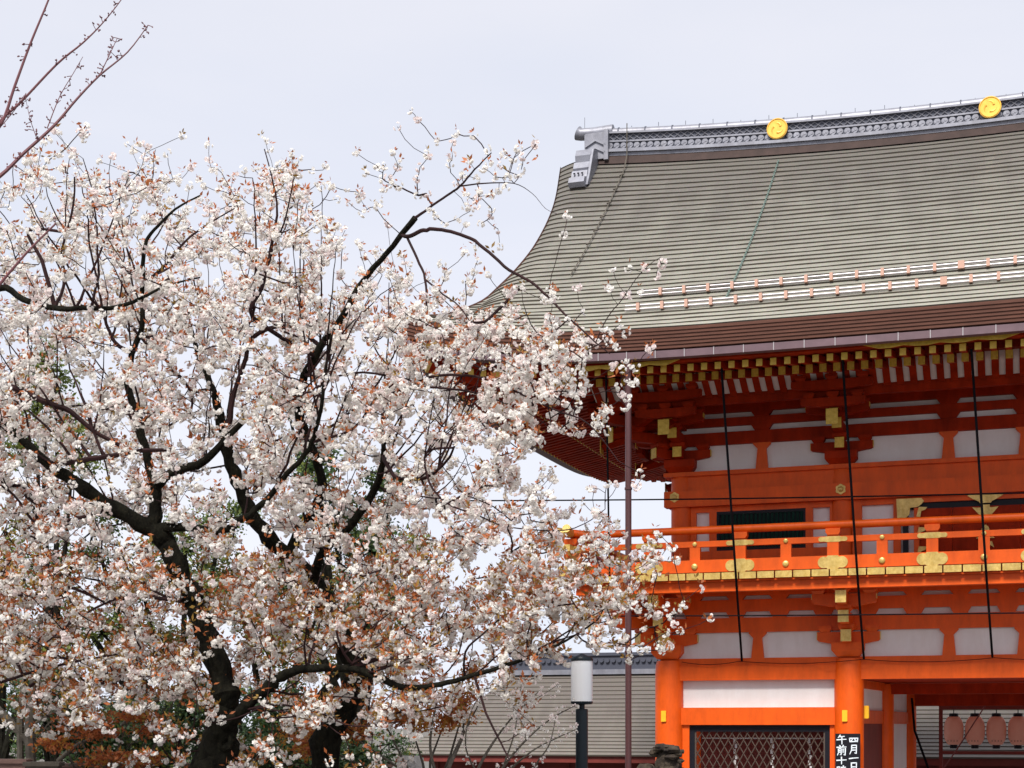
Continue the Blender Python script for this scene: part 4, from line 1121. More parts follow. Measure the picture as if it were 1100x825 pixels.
# traced limbs: (list of (u, v, width_px), Y start, Y end)
LIMBS_A = [
 ([(236,960,60),(236,880,52),(234,835,50),(236,800,46),(240,765,38),(242,740,34),(226,695,30),(212,660,28),(198,625,27),(182,590,26),(165,568,26)], 20, 19.6),
 ([(165,568,24),(130,551,20),(92,526,18),(62,507,15),(32,480,12),(8,455,9),(-20,420,7),(-60,380,6)], 19.6, 18.9),
 ([(165,568,20),(167,535,16),(174,515,14),(192,505,12),(216,497,11),(236,478,9),(262,452,7)], 19.6, 19.4),
 ([(165,565,16),(200,566,11),(235,571,10),(262,556,9),(285,538,8),(308,510,7),(332,482,6.5),(341,455,5.5),(346,430,5),(350,395,4),(356,360,3)], 19.6, 18.2),
 ([(346,484,4),(380,460,3.2),(402,430,2.6),(428,408,2)], 18.6, 18.2),
 ([(167,535,12),(158,490,11),(148,450,10),(138,412,9),(142,380,8),(152,352,7),(153,307,6),(156,264,5),(166,247,4),(188,225,3),(215,210,2)], 19.6, 18.8),
 ([(142,380,6),(124,368,5),(112,340,4),(104,300,3),(96,262,2.5),(95,235,2)], 19.2, 19.0),
 ([(153,307,4),(180,282,3.5),(200,258,3),(225,240,2.2),(252,224,1.6)], 18.9, 18.6),
 ([(-60,380,10),(-40,335,9),(0,309,9),(25,322,8),(59,331,7.5),(89,331,6.5),(127,330,5.5),(158,317,4),(178,307,3),(215,298,2)], 18.9, 18.3),
 ([(59,331,5),(70,300,4),(66,272,3.5),(78,225,3),(80,190,2)], 18.7, 18.6),
 ([(0,225,4),(30,248,4),(45,280,5),(59,331,6)], 18.7, 18.7),
 ([(48,504,5),(89,495,7),(122,489,7),(153,484,6),(188,483,4)], 18.8, 18.4),
 ([(-30,400,8),(0,412,8),(45,430,8),(75,442,7),(100,462,6),(128,478,5)], 18.9, 19),
 ([(89,604,5),(46,563,4),(15,532,3),(-10,515,2.5)], 19.4, 18.8),
 ([(125,703,2.5),(60,715,3.5),(0,733,4),(-40,745,4)], 19.2, 18.8),
 ([(182,650,6),(140,640,4),(90,660,3),(50,690,2.4)], 19.8, 18.6),
 ([(112,655,3),(70,630,4),(30,640,4),(0,632,4)], 19.4, 18.9),
 ([(240,785,20),(262,760,17),(288,738,15),(308,724,13),(330,718,11),(375,718,10),(398,724,9.5),(425,736,9),(450,739,8),(480,733,7),(520,722,6),(560,709,5),(593,695,4),(612,686,3),(642,666,2)], 19.4, 17.8),
 ([(375,718,7),(405,708,6),(437,705,4),(470,690,2.5)], 18.8, 18.5),
 ([(373,716,4),(366,695,3.5),(356,650,2.5),(350,640,2)], 18.7, 18.6),
 ([(505,728,4),(522,765,3.2),(538,798,2.6),(548,818,2)], 18.2, 18.0),
 ([(497,730,3),(500,700,3),(520,680,2.5),(550,655,2),(590,630,1.6)], 18.2, 17.9),
 ([(250,755,4),(300,757,3),(340,765,2.6),(380,780,2),(430,775,1.6)], 19.2, 18.6),
]
LIMBS_B = [
 ([(345,960,46),(348,860,42),(352,800,38),(372,755,33),(384,735,30),(374,695,27),(352,655,26),(335,622,24),(304,592,21),(276,562,20),(258,525,17),(246,490,16),(238,455,13),(228,418,9),(215,385,7),(204,350,5)], 22, 20.8),
 ([(310,598,14),(320,572,15),(330,560,12),(346,520,12),(334,480,11),(320,440,12),(324,412,11),(345,372,10),(365,345,9),(391,300,8),(410,278,7),(426,259,7),(446,234,8)], 21.6, 18.6),
 ([(446,234,4),(460,224,3.2),(480,210,3),(494,200,2.8),(510,182,2.2),(528,164,1.4)], 18.6, 18.4),
 ([(492,201,2.2),(520,197,1.8),(552,197,1.2),(572,208,.8),(586,224,.6),(599,230,.6)], 18.5, 18.3),
 ([(430,262,5),(440,254,5.4),(452,248,5.4),(466,246,5),(484,249,4.6),(505,256,4.4),(525,271,4.2),(547,290,4),(569,302,3.6),(588,318,3.2),(607,338,2.8),(625,354,2.4),(640,368,2),(655,380,1.4)], 18.7, 17.2),
 ([(640,368,1.6),(652,342,1.4),(668,322,1.2),(683,300,1),(698,284,.8),(710,276,.7)], 17.3, 17.2),
 ([(436,258,3.5),(448,278,3.4),(457,300,3.2),(458,330,2.6),(458,350,2)], 18.6, 18.4),
 ([(457,303,2.6),(476,316,2.2),(493,329,1.8),(508,350,1.4)], 18.5, 18.2),
 ([(505,356,3),(521,345,4),(540,328,4),(558,310,3.4)], 18.4, 18.2),
 ([(272,362,6),(272,341,6),(281,310,5.6),(289,278,5),(294,249,4),(298,225,3),(292,190,2),(284,160,1.4)], 19.2, 18.8),
 ([(289,278,3),(305,240,2.4),(313,205,1.8),(318,178,1.2)], 18.9, 18.6),
 ([(335,622,12),(350,588,12),(380,560,11),(404,522,10),(412,490,7),(410,455,5)], 21.2, 20),
 ([(404,522,6),(423,511,5),(445,515,5),(461,511,4.4),(480,495,3.6),(490,476,2.6),(500,450,1.8)], 19.6, 18.2),
 ([(439,457,3),(458,486,3),(461,518,3),(480,540,2.6),(512,553,2.2),(545,566,1.8),(601,570,1.6),(629,562,1.3),(650,547,1)], 18.5, 17.6),
 ([(410,425,3.6),(448,416,3.2),(486,418,3),(515,423,2.6),(545,434,2)], 19, 18),
 ([(440,408,3),(461,405,3.6),(495,403,3.6),(518,406,3.4),(544,416,3),(572,429,2.6),(600,442,2.2),(632,455,2),(664,495,1)], 18.8, 17.3),
 ([(572,429,2),(600,420,1.8),(630,425,1.4),(650,420,1)], 17.8, 17.4),
 ([(345,372,6),(310,350,5),(272,362,6),(262,392,6),(252,420,6),(246,455,8)], 19.8, 20),
 ([(323,412,5),(355,405,3),(390,400,3),(440,408,3)], 19.6, 18.9),
]
nodes = []; parent = []; nrad = []; tree_id = []; fixed = []
def smooth_path(P, k=4):
    out_ = []
    for i in range(len(P)-1):
        p0 = P[max(i-1, 0)]; p1 = P[i]; p2 = P[i+1]; p3 = P[min(i+2, len(P)-1)]
        for j in range(k):
            t = j/k
            out_.append(.5*((2*p1)+(p2-p0)*t+(2*p0-5*p1+4*p2-p3)*t*t+(3*p1-p0-3*p2+p3)*t**3))
    out_.append(P[-1]); return out_
limb_paths = {0: [], 1: []}
for tid, LL in ((0, LIMBS_A), (1, LIMBS_B)):
    first = True
    for pts, Ya, Yb in LL:
        P = []
        for i, (u, v, wpx) in enumerate(pts):
            Y = Ya+(Yb-Ya)*i/(len(pts)-1); p_ = at(u, v, Y); P.append(np.array((p_.x, p_.y, p_.z, wpx*.82/2*Y/F)))
        if pts[0][1] > 900: P[0][2] = 1.55; P[1][2] = max(P[1][2], 1.9)
        if not first:      # start at the nearest existing node so that every limb really joins
            arr = np.array([n for n, t in zip(nodes, tree_id) if t == tid]); d = np.linalg.norm(arr-P[0][:3], axis=1)
            if d.min() < 1.0: P[0][:3] = arr[d.argmin()]
        first = False
        S_ = smooth_path(P)
        wob = rng.normal(0, 1, (len(S_), 3)); 
        for i in range(1, len(S_)-1): S_[i] = S_[i].copy(); S_[i][:3] += wob[i]*S_[i][3]*.14
        limb_paths[tid].append(S_)
        pi = -1
        for s_ in S_:
            nodes.append(s_[:3].copy()); parent.append(pi); nrad.append(float(s_[3])); tree_id.append(tid); fixed.append(True); pi = len(nodes)-1
# long straight shoots that rise from the limbs
cen = np.array(at(215, 640, 19.8)); cand = [i for i in range(len(nodes)) if .008 < nrad[i] < .10 and 17.5 < nodes[i][1] < 21.5]
made = 0
while made < 120:
    i = cand[rng.integers(len(cand))]; p0 = nodes[i]; d = p0-cen; d[1] *= .2; d /= np.linalg.norm(d)+1e-6
    d = d*.8+np.array((0, -.25, .75))+rng.normal(0, .38, 3); d /= np.linalg.norm(d); L_ = rng.uniform(.7, 2.1); e_ = p0+d*L_
    u_ = 550+F*e_[0]/e_[1]; v_ = 780-(e_[2]-3.4)/e_[1]*F
    if dens(u_, v_) < 4 or e_[1] < 16.8: continue
    r0 = min(nrad[i]*.7, .004+.0085*L_); cv = rng.normal(0, .09, 3); n2 = max(5, int(L_/.14)); S_ = []
    for j in range(n2+1):
        q = j/n2; S_.append(np.array((*(p0+d*L_*q+cv*L_*q*(1-q)*2+(rng.normal(0, .008, 3) if j else 0)), r0*(1-q*.72))))
    limb_paths[tree_id[i]].append(S_); pi = i
    for s_ in S_[1:]:
        nodes.append(s_[:3].copy()); parent.append(pi); nrad.append(float(s_[3])); tree_id.append(tree_id[i]); fixed.append(True); pi = len(nodes)-1
    made += 1
TH = np.array([(550+F*n[0]/n[1], 780-(n[2]-3.4)/n[1]*F, n[1], r) for n, r in zip(nodes, nrad) if r > .022])
def hides(u, v, Y):
    d = np.hypot(TH[:, 0]-u, TH[:, 1]-v); wd = TH[:, 3]/TH[:, 2]*F+np.where(TH[:, 3] > .05, 6, 3)
    return bool(np.any((d < wd) & (Y < TH[:, 2]+.15)))
# attractors
att = []
def clump(u, v): return math.sin(u*.047+1.3*math.sin(v*.031))+math.sin(v*.061+1.1*math.sin(u*.043+2))+.7*math.sin((u+v)*.093)+.6*math.sin((u-v)*.121+1)
while len(att) < 4900:
    u = rng.uniform(-100, 750); v = rng.uniform(100, 838); dd = dens(u, v)/9
    if rng.random() > dd**(2.1 if v < 330 else 1.25): continue
    if clump(u, v) < -.8 and rng.random() < .72 : continue
    Y = float(np.clip(rng.normal(19.9, 1.45), 17.2, 23.6))
    if u > 520: Y = float(np.clip(rng.normal(18.2, .7), 16.8, 20))
    if rng.random() < (.35 if (632 < v < 742 and u < 330) or (u > 290 and v > 590 and v < 730) else .60) and hides(u, v, Y): continue
    p_ = at(u, v, Y); att.append((p_.x, p_.y, p_.z, 0))
# single blossom tips traced from the sparse sprays
tips = [(440,118),(448,128),(427,136),(382,164),(392,186),(421,164),(405,178),(413,178),(430,175),(427,180),(411,192),(417,190),(419,197),(428,200),(412,203),(407,218),(403,222),(448,192),(451,180),(461,168),(457,166),(469,152),(489,143),(487,152),(486,167),(483,175),(497,187),(490,199),(509,146),(523,160),(505,172),(526,175),(542,166),(537,178),(551,171),(557,160),(562,168),(576,155),(560,182),(556,188),(546,190),(532,190),(512,192),(519,180),(500,210),(514,207),(513,212),(526,210),(536,206),(544,202),(500,222),(505,227),(512,220),(528,224),(528,232),(517,240),(500,240),(492,235),(468,232),(478,240),(462,224),(449,210),(458,208),(535,246),(500,272),(511,265),(537,265),(513,280),(510,292),(524,295),(475,284),(480,290),(478,298),(500,302),(506,304),(545,313),(560,308),(500,330),(605,252),(610,231),(590,310),(595,315),(658,288),(675,288),(693,287),(712,283),(705,296),(687,315),(678,316),(671,316),(654,308),(628,334),(620,308),(648,352),(657,356),(666,348),(673,358),(655,368),(662,372),(698,374),(700,374),(683,394),(677,396),(668,396),(664,415),(668,422),(672,436),(640,448),(618,425),(622,434),(610,438),(688,508),(652,520),(664,520),(684,522),(634,524),(752,632),(763,664),(707,572),(722,588),(700,600),(735,650),(728,655),(720,662),(715,680),(725,670),(730,678),(350,178),(345,200),(335,182),(322,170),(285,150),(290,160),(308,190),(303,176),(196,146),(180,165),(158,155),(120,167),(92,135),(86,142),(60,140),(253,188),(262,182),(362,214),(375,218),(390,228)]
for u, v in tips:
    Y = 18.5 if u < 560 else 17.3
    Y += rng.uniform(-.35, .35)
    p_ = at(u, v, Y); att.append((p_.x, p_.y, p_.z, 1))
att = np.array(att)
cap = 90000; NA = np.zeros((cap, 3)); n_ = len(nodes); NA[:n_] = np.array(nodes)
PEN = np.zeros(cap); PEN[:n_] = np.array(nrad)*1.2
d0 = np.array([np.min(np.linalg.norm(NA[:n_]-a[:3], axis=1)) for a in att]); order = np.argsort(d0)
twigs = []; tip_nodes = []
for ai in order:
    a = att[ai, :3]; spray = att[ai, 3]
    n_ = len(nodes); dv = a-NA[:n_]; d = np.sqrt((dv**2).sum(1))
    sc_ = d+PEN[:n_]-.28*dv[:, 2]/(d+.01)*np.minimum(d, .6)
    k = int(np.argmin(sc_)); L_ = d[k]; m_ = max(2, int(math.ceil(L_/.16))); p0 = NA[k].copy()
    side = rng.normal(0, 1, 3); side -= side.dot(a-p0)*(a-p0)/max(L_*L_, 1e-6); 
    bow = side/np.linalg.norm(side)*L_*rng.uniform(.02, .09); bow[2] -= L_*.06*rng.uniform(-.5, 1.5)
    pi = k; path = [k]
    for j in range(1, m_+1):
        s = j/m_; q_ = p0+(a-p0)*s+bow*4*s*(1-s)*(1 if j < m_ else 1)+(rng.normal(0, .008, 3) if j < m_ else 0)
        nodes.append(q_); NA[len(nodes)-1] = q_; PEN[len(nodes)-1] = .02; parent.append(pi); nrad.append(0); tree_id.append(tree_id[k]); fixed.append(False); pi = len(nodes)-1; path.append(pi)
    twigs.append(path); tip_nodes.append((pi, spray, ai))
# pipe model radii
cnt = np.zeros(len(nodes)); 
for pi, _, _ in tip_nodes: cnt[pi] += 1
for i in range(len(nodes)-1, -1, -1):
    if parent[i] >= 0: cnt[parent[i]] += cnt[i]
for i in range(len(nodes)):
    if not fixed[i]: nrad[i] = min(.0036*max(cnt[i], 1)**.40, .045)
cherry = []
for tid, (u, Y, lab_) in enumerate(((236, 20, 'large cherry tree in white double blossom with dark mossy trunk left of the gate'), (348, 22, 'cherry tree with leaning black trunk behind the largest trunk, long bough reaching the roof'))):
    p_ = at(u, 840, Y); e = empty('cherry_tree', (p_.x, p_.y, gh(p_.x, Y))); tag(e, lab_, 'tree', 'blossoming cherry trees'); cherry.append(e)
def local(e, v): return tuple(np.array(v[:3])-np.array(e.location))
for tid in (0, 1):
    e = cherry[tid]; thick = MB(); thin = MB()
    for S_ in limb_paths[tid]:
        big = S_[0][3] > .045
        rads = []
        for i, s_ in enumerate(S_):
            r_ = s_[3]
            if r_ > .06: r_ *= 1+.10*math.sin(i*1.7)+.05*math.sin(i*4.1)
            rads.append(r_)
        (thick if big else thin).tube([local(e, s_) for s_ in S_], rads, 14 if big else 7)
    if tid == 0:      # burl with hollow on the trunk, and root flare
        c = at(240, 793, 19.66)
        thick.tube([local(e, (c.x+.10*math.cos(t), c.y+.035+.02*math.sin(2*t), c.z+.13*math.sin(t))) for t in np.linspace(0, 2*PI, 15)], [.05+.012*math.sin(k*2.3) for k in range(15)], 8)
        thick.tube([local(e, at(212, 870, 20)), local(e, at(222, 820, 19.9)), local(e, at(232, 780, 19.95))], [.3, .2, .1], 10)
    thick.build('trunk', 'bark', e, True)
    for path in twigs:
        if tree_id[path[-1]] != tid: continue
        thin.tube([local(e, nodes[i]) for i in path], [min(nrad[path[1]], max(nrad[path[0]], .004))]+[nrad[i] for i in path[1:]], 4, cap=False)
    thin.build('branches', 'twig', e, True)
# ---- blossom clusters
def floret(r):
    """double flower: three whorls of cupped petals, quads"""
    v = []; f = []
    for (n, tilt, rr, off) in ((5, .3, 1.0, 0), (5, .85, .85, .6)):
        for k in range(n):
            t = 2*PI*k/n+off+random.uniform(-.15, .15); tl = tilt+random.uniform(-.15, .15)
            d = Vector((math.cos(t)*math.cos(tl), math.sin(t)*math.cos(tl), math.sin(tl))); sd_ = Vector((-math.sin(t), math.cos(t), 0)); R_ = r*rr*random.uniform(.85, 1.1)
            up_ = d.cross(sd_)*-1
            o = len(v); v += [Vector((0, 0, 0)), d*R_*.6+sd_*R_*.58, d*R_*1.0+Vector((0, 0, R_*.12)), d*R_*.6-sd_*R_*.58]; f.append((o, o+1, o+2, o+3))
    return v, f
protos = []
for pz in range(10):
    V = []; Fc = []
    nf = random.choice((4, 5, 6, 6, 7))
    for k in range(nf):
        v, f = floret(random.uniform(.026, .034))
        ax = Vector((random.gauss(0, 1), random.gauss(0, 1), random.gauss(-.35, .8))).normalized(); rot = Vector((0, 0, 1)).rotation_difference(ax).to_matrix()
        c = ax*random.uniform(.026, .043)
        o = len(V); V += [rot @ p_+c for p_ in v]; Fc += [tuple(i+o for i in q_) for q_ in f]
    protos.append((np.array([tuple(p_) for p_ in V]), np.array(Fc)))
lprotos = []
for pz in range(8):
    V = []; Fc = []
    for k in range(random.choice((2, 3, 3, 4))):
        d = Vector((random.gauss(0, .8), random.gauss(0, .8), random.uniform(.0, 1.2))).normalized(); L_ = random.uniform(.045, .08); s = d.cross(Vector((random.gauss(0, 1), random.gauss(0, 1), random.gauss(0, 1)))).normalized()*L_*.2
        b_ = d*.012; o = len(V); V += [b_, b_+d*L_*.45+s, b_+d*L_, b_+d*L_*.45-s]; Fc.append((o, o+1, o+2, o+3))
    lprotos.append((np.array([tuple(p_) for p_ in V]), np.array(Fc)))
def randrot(k):
    """mostly upright random rotation"""
    a = rng.uniform(0, 2*PI); tx, ty = rng.normal(0, .5, 2)
    return np.array((Matrix.Rotation(tx, 3, 'X') @ Matrix.Rotation(ty, 3, 'Y') @ Matrix.Rotation(a, 3, 'Z')))
def scatter(name, pts, scales, pro, mats, par, mi_f=None):
    off = 0; VV = []; FF = []; MI = []
    base = np.array(par.location) if par else np.zeros(3)
    for i, (p_, s) in enumerate(zip(pts, scales)):
        v, f = pro[rng.integers(len(pro))]; v2 = (v*s) @ randrot(i).T+(p_-base); VV.append(v2); FF.append(f+off); off += len(v)
        MI.append(np.full(len(f), 0 if mi_f is None else mi_f(p_)))
    return npmesh(name, np.concatenate(VV), np.concatenate(FF), mats, par, np.concatenate(MI))
bl = {0: ([], []), 1: ([], [])}; lf = {0: ([], []), 1: ([], [])}
for path, (pi, spray, ai) in zip(twigs, tip_nodes):
    t_ = tree_id[pi]
    end = np.array(nodes[path[-1]]); pts = [np.array(nodes[i]) for i in path]
    k = 1 if spray else rng.integers(2, 6)
    for j in range(k):
        if j == 0: c = end
        else:
            ii = int(rng.integers(max(0, len(pts)-5), len(pts)-1)); s = rng.random(); c = pts[ii]*(1-s)+pts[ii+1]*s
            c = c+rng.normal(0, .035, 3)
        bl[t_][0].append(c); bl[t_][1].append(rng.uniform(.70, 1.20) if not spray else rng.uniform(.9, 1.15))
        pz = float(c[2]); up_ = .60+(.28 if pz < 5.7 else 0)
        if rng.random() < up_: lf[t_][0].append(c+np.array((0, -.02, .035))+rng.normal(0, .018, 3)); lf[t_][1].append(rng.uniform(.7, 1.22))
        if rng.random() < (.8 if pz < 5.6 else .08): lf[t_][0].append(c+rng.normal(0, .06, 3)+np.array((0, -.03, .03))); lf[t_][1].append(rng.uniform(.9, 1.55))
for t_ in (0, 1):
    scatter('blossoms', *bl[t_], protos, ['petal', 'ppetal'], cherry[t_], lambda p_: int(rng.random() < .22))
    scatter('young_leaves', *lf[t_], lprotos, ['yleaf', 'oleaf'], cherry[t_], lambda p_: int(rng.random() < (.35 if p_[2] < 5.5 else .15)))

# ---- budding bare tree whose trunk stands outside the frame at left
bt = empty('budding_tree', tuple(at(-420, 780, 14).xy)+(1.8,)); tag(bt, 'bare reddish branches with small buds reaching in at the upper left corner', 'tree')
BL = [([(-420,1100,46),(-400,800,40),(-330,560,30),(-220,380,20),(-120,270,13),(-40,215,8),(0,189,5.2),(25,165,4.4),(58,135,3.8),(82,107,3),(107,81,2.4),(137,56,1.8),(159,27,1.1)]),
      ([(-220,380,14),(-120,230,9),(-30,160,5),(0,135,4.2),(16,92,3.6),(33,46,3),(52,0,2.4),(66,-40,1.6)]),
      ([(-10,143,3),(3,127,3.4),(23,109,3.2),(61,69,2.8),(89,46,2.2),(110,25,1.6),(130,0,1.2),(142,-20,.9)]),
      ([(107,81,1.4),(118,58,1.1),(126,41,.8)]), ([(51,137,1.4),(64,104,1.1),(78,80,.9),(89,61,.7)]), ([(40,150,1.2),(33,130,.9),(28,108,.6)]), ([(0,137,1.2),(16,118,1),(28,100,.8)]),
      ([(-20,330,5),(0,305,4),(30,270,3),(60,240,2.4)]) ]
tb = MB(); buds = MB()
for pts in BL:
    P = [np.array((*at(u, v, 14), w_*.82/2*14/F)) for u, v, w_ in pts]; 
    if pts[0][1] > 1000: P[0][2] = 1.8
    S_ = smooth_path(P); tb.tube([local(bt, s_) for s_ in S_], [s_[3] for s_ in S_], 7)
    for i, s_ in enumerate(S_):
        if s_[3] > .028 or s_[0] < at(-60, 0, 14).x: continue
        for _ in range(2):
            if random.random() < .55:
                d = Vector((random.gauss(0, 1), random.gauss(0, .6), random.gauss(.2, 1))).normalized(); a = Vector(local(bt, s_)); L_ = random.uniform(.02, .055)
                if i+1 < len(S_): a = a.lerp(Vector(local(bt, S_[i+1])), random.random())
                buds = MB(); buds.tube([a, a+d*L_], .0035, 4)
                for q_ in range(random.choice((1, 2, 3))):
                    e_ = a+d*L_+Vector((random.gauss(0, .008), random.gauss(0, .008), random.gauss(0, .008))); d2 = (d+Vector((random.gauss(0, .5), random.gauss(0, .5), random.gauss(0, .5)))).normalized()
                    buds.tube([e_, e_+d2*.009, e_+d2*.022], [.003, .008, .002], 5)
                buds.build('bud', 'redtwig', bt)
tb.build('trunk', 'redtwig', bt, True)

# ---- generic leafy tree / shrub
def leafquads(n, L0, L1, wd):
    pr_ = []
    for _ in range(n):
        V = []; Fc = []
        for k in range(5):
            d = Vector((random.gauss(0, 1), random.gauss(0, 1), random.gauss(.1, .7))).normalized(); L_ = random.uniform(L0, L1); s = d.cross(Vector((random.gauss(0, 1), random.gauss(0, 1), random.gauss(0, 1)))).normalized()*L_*wd
            b_ = Vector((random.gauss(0, L0), random.gauss(0, L0), random.gauss(0, L0*.6))); o = len(V); V += [b_, b_+d*L_*.45+s, b_+d*L_, b_+d*L_*.45-s]; Fc.append((o, o+1, o+2, o+3))
        pr_.append((np.array([tuple(p_) for p_ in V]), np.array(Fc)))
    return pr_
LQ1 = leafquads(8, .05, .10, .25); LQ2 = leafquads(8, .045, .085, .22)
def leafy(name, label, cat, base, lobes, n, mats, pro, mixp, barkm='bark', tr=.12, group=None, flat=1.0):
    """base (u, Y); lobes [(u, v, Y, radius_px)]"""
    Yb_ = base[1]; x_ = (base[0]-550)/F*Yb_; e = empty(name, (x_, Yb_, gh(x_, Yb_))); tag(e, label, cat, group)
    tm = MB(); pts = []; scl = []
    tot = sum(l[3]**2 for l in lobes)
    fork = Vector((0, 0, 1.2))
    zc = min(at(*l[:3]).z for l in lobes)-gh(x_, Yb_); fork.z = max(.3, zc*.55)
    tm.tube([(0, 0, -.05), (.02, .01, fork.z*.5), tuple(fork)], [tr*1.3, tr, tr*.85], 10)
    for (u, v, Y, rp) in lobes:
        c = at(u, v, Y); r_ = rp*Y/F; cl = Vector(local(e, c))
        mid = fork.lerp(cl, .5)+Vector((random.gauss(0, .1), random.gauss(0, .1), r_*.1))
        tm.tube([tuple(fork), tuple(mid), tuple(cl)], [tr*.6, tr*.35, tr*.12], 7)
        k = int(n*rp*rp/tot)
        nb = max(3, k//30); cents = []
        for b in range(nb):
            d = rng.normal(0, 1, 3); d /= np.linalg.norm(d); cc = np.array(c)+d*r_*rng.uniform(.35, 1.0)*np.array((1, 1, flat)); cents.append(cc)
            tm.tube([tuple(cl), tuple(Vector(local(e, cc)))], [tr*.10+.003, .003], 4, cap=False)
        for q_ in range(k):
            cc = cents[rng.integers(nb)]; pts.append(cc+rng.normal(0, .16*r_+.03, 3)*np.array((1.3, 1.3, .7*flat))); scl.append(rng.uniform(.7, 1.4))
    tm.build('trunk', barkm, e, True)
    scatter('crown', pts, scl, pro, mats, e, lambda p_: int(rng.random() < mixp)); return e
G = 'evergreen shrubs behind the cherry trees'
leafy('evergreen_tree', 'dark evergreen shrub behind the mossy grey trunk at far left', 'tree', (60, 25), [(60, 770, 25, 40), (45, 735, 25, 26), (100, 790, 25.5, 36)], 1500, ['everg', 'lgreen'], LQ1, .08, group=G)
leafy('evergreen_tree', 'dark glossy evergreen bush left of the largest cherry trunk', 'tree', (170, 25.5), [(165, 790, 25.5, 45), (200, 765, 25, 35), (130, 770, 26, 30)], 1600, ['everg', 'lgreen'], LQ1, .15, group=G)
leafy('evergreen_tree', 'dark evergreen hedge mass between the two cherry trunks at the bottom', 'tree', (300, 26), [(290, 810, 26, 40), (340, 815, 26, 38), (390, 822, 26, 26), (300, 770, 26.5, 36)], 2000, ['everg', 'lgreen'], LQ1, .1, group=G)
leafy('evergreen_tree', 'tall dark evergreen tree glimpsed through the blossoms above the leaning trunk', 'tree', (385, 29), [(400, 590, 29, 42), (355, 560, 29, 34), (395, 650, 28.5, 40), (310, 440, 28, 20), (340, 500, 28, 30), (420, 520, 29, 24), (300, 620, 28, 36)], 3200, ['everg', 'lgreen'], LQ1, .22, tr=.2)
leafy('green_tree', 'yellow green leafed tree glimpsed through the blossoms at upper left', 'tree', (55, 28), [(50, 385, 28, 24), (60, 430, 28, 30), (20, 470, 28, 30), (80, 480, 28, 30), (40, 420, 28, 26)], 1300, ['lgreen', 'everg'], LQ1, .12, tr=.13)
leafy('green_tree', 'sparse olive green tree behind the forked cherry trunk', 'tree', (190, 30), [(200, 590, 30, 40), (240, 560, 30, 30), (150, 620, 30, 40), (100, 570, 30, 34), (60, 620, 30, 40), (20, 690, 29, 34), (110, 680, 29.5, 34), (225, 640, 29, 30)], 2800, ['lgreen', 'everg'], LQ1, .35, tr=.2)
leafy('maple_tree', 'low maple with rust orange leaves at the lower left', 'tree', (118, 22.5), [(80, 775, 22.5, 24), (110, 785, 22.5, 28), (140, 768, 22.5, 26), (160, 790, 22.5, 24), (120, 815, 22, 26), (70, 800, 22, 20), (190, 745, 22.5, 18), (150, 815, 22, 22)], 800, ['maple', 'mapley'], LQ2, .2, 'greytwig', .06, flat=.32, group='orange leafed maples')
leafy('maple_tree', 'slender maple with amber orange leaves in front of the grey hall roof', 'tree', (462, 22.5), [(480, 770, 22.5, 28), (440, 775, 22.5, 22), (410, 770, 22.5, 22), (500, 755, 22.5, 20), (330, 795, 22.5, 26), (370, 785, 22, 24), (505, 722, 22.5, 14)], 1150, ['maple', 'mapley'], LQ2, .5, 'greytwig', .055, flat=.7, group='orange leafed maples')
leafy('evergreen_tree', 'long dark evergreen hedge running behind the garden walls at the left', 'hedge', (150, 36), [(u, 800+6*math.sin(u), 36, 26) for u in range(-160, 430, 34)]+[(u, 765+10*math.sin(u*2.), 36.5, 26) for u in range(-160, 380, 42)], 6500, ['everg', 'lgreen'], LQ1, .12, tr=.15, group=G)
leafy('green_tree', 'brownish olive tree behind the blossoms at the far left edge', 'tree', (0, 31), [(0, 640, 31, 40), (-40, 600, 31, 45), (30, 720, 31, 40), (-30, 700, 31, 45), (60, 690, 31, 36), (5, 570, 31, 30)], 2000, ['lgreen', 'oleaf'], LQ1, .5, tr=.16)
leafy('green_tree', 'olive tree with brownish young leaves filling the gap between the two dark trunks', 'tree', (290, 31), [(290, 680, 31, 42), (330, 700, 31, 40), (250, 620, 31, 34), (430, 650, 31, 36), (450, 600, 31, 26), (410, 700, 31, 36), (350, 640, 31, 30), (180, 700, 31, 40)], 3000, ['lgreen', 'oleaf'], LQ1, .45, tr=.18)
# bare mossy grey trunk at far left
mt_ = empty('bare_tree', (at(32, 780, 23).x, 23, gh(0, 23))); tag(mt_, 'bare tree with mossy grey double trunk behind the wall at far left', 'tree')
q = MB()
for pts in ([(36,900,14),(34,830,12),(32,780,12),(36,740,10),(40,700,8),(44,660,6)], [(24,900,9),(22,820,8),(22,770,8),(27,730,7),(30,690,6)], [(32,800,6),(10,775,9),(-10,755,9)], [(34,780,3),(60,765,2.5),(90,772,2),(112,765,2)], [(24,800,2),(40,795,2),(55,775,1.6),(80,770,1.2)], [(62,818,5),(75,806,5),(88,798,4),(110,790,2)],
            [(130,780,3),(150,762,5),(175,750,4),(205,748,2.4),(215,765,1.5)]):
    P = [np.array((*at(u, v, 22.9), w_/2*23/F)) for u, v, w_ in pts]; S_ = smooth_path(P); q.tube([local(mt_, s_) for s_ in S_], [s_[3]*(1+.1*math.sin(i*2)) for i, s_ in enumerate(S_)], 8)
q.build('trunk', 'greytwig', mt_, True)
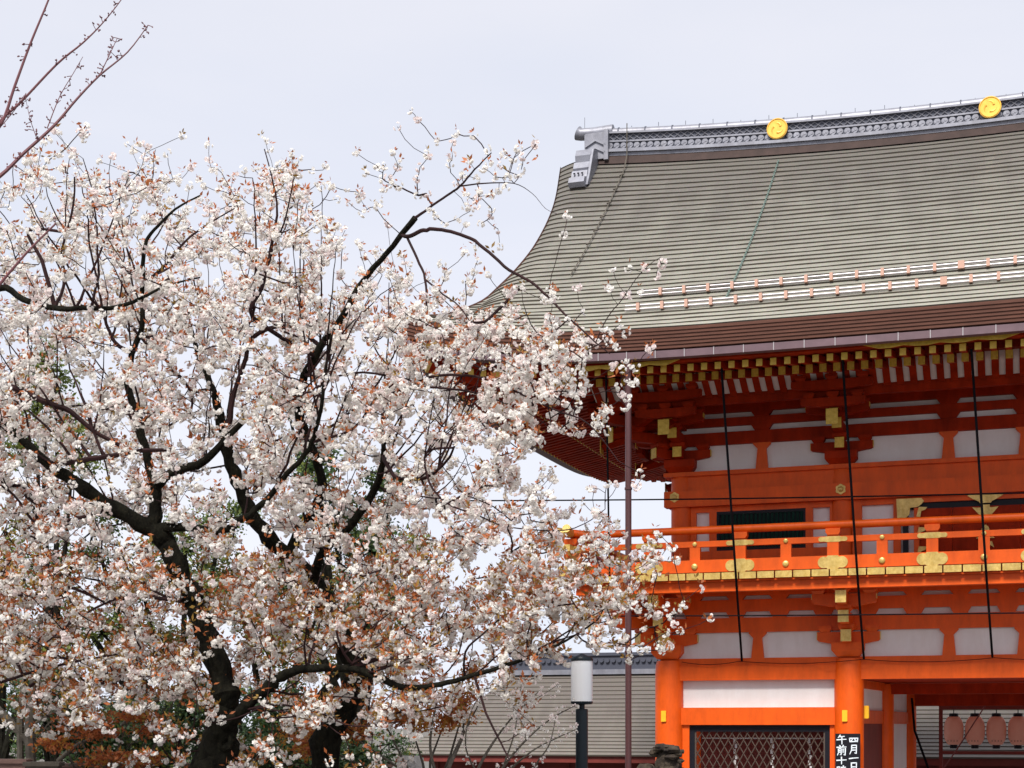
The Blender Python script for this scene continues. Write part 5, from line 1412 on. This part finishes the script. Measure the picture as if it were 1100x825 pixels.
q = MB()
for _ in range(120):
    u = random.uniform(20, 150); v = random.uniform(735, 800); p0 = at(u, v, 22.9+random.uniform(-.3, .3)); P = [p0]
    d = Vector((random.gauss(0, 1), random.gauss(0, .4), random.gauss(.1, .5))).normalized()
    for k in range(4): P.append(P[-1]+d*.09+Vector((random.gauss(0, .02), 0, random.gauss(0, .02))))
    q.tube([local(mt_, p_) for p_ in P], [.005, .004, .004, .003, .002], 4)
q.build('twigs', 'greytwig', mt_)
# slender plum shrub with tiny pale blossoms in front of the hall roof
ps = empty('plum_shrub', (at(520, 780, 21).x, 21, gh(0, 21))); tag(ps, 'slender shrub of upright twigs with tiny pale blossoms left of the lamp post', 'shrub')
q = MB(); pp = []; ss = []
for pts in ([(515,870,4),(540,825,3),(565,795,2.4),(592,772,1.8),(618,758,1)], [(515,870,4),(535,840,3),(570,808,2),(600,792,1.4),(618,784,.8)], [(500,880,5),(512,830,4),(535,790,2.4),(560,760,1.6),(580,742,1)],
            [(480,880,5),(470,840,4),(462,800,3),(468,760,2)], [(470,850,5),(484,820,5),(492,800,3),(505,775,2),(520,745,1.2)], [(540,825,2),(552,790,1.6),(556,765,1.2),(560,735,.8)], [(512,830,2),(500,800,1.6),(508,760,1.2),(530,730,.8)],
            [(565,795,1.4),(560,775,1),(540,750,.8),(520,742,.6)], [(560,760,1),(585,745,.8),(600,735,.6)], [(600,880,4),(585,850,3),(575,825,2),(590,800,1.4),(597,770,.9)]):
    P = [np.array((*at(u, v, 21+.2*math.sin(u)), w_/2*21/F)) for u, v, w_ in pts]; S_ = smooth_path(P, 6); q.tube([local(ps, s_) for s_ in S_], [s_[3] for s_ in S_], 5)
    for s_ in S_:
        if s_[3] < .018:
            for _ in range(4):
                if random.random() < .5: pp.append(s_[:3]+rng.normal(0, .045, 3)); ss.append(rng.uniform(.35, .65))
q.build('stems', 'greytwig', ps, True); scatter('blossoms', pp, ss, protos, ['petal', 'ppetal'], ps, lambda p_: int(rng.random() < .5))
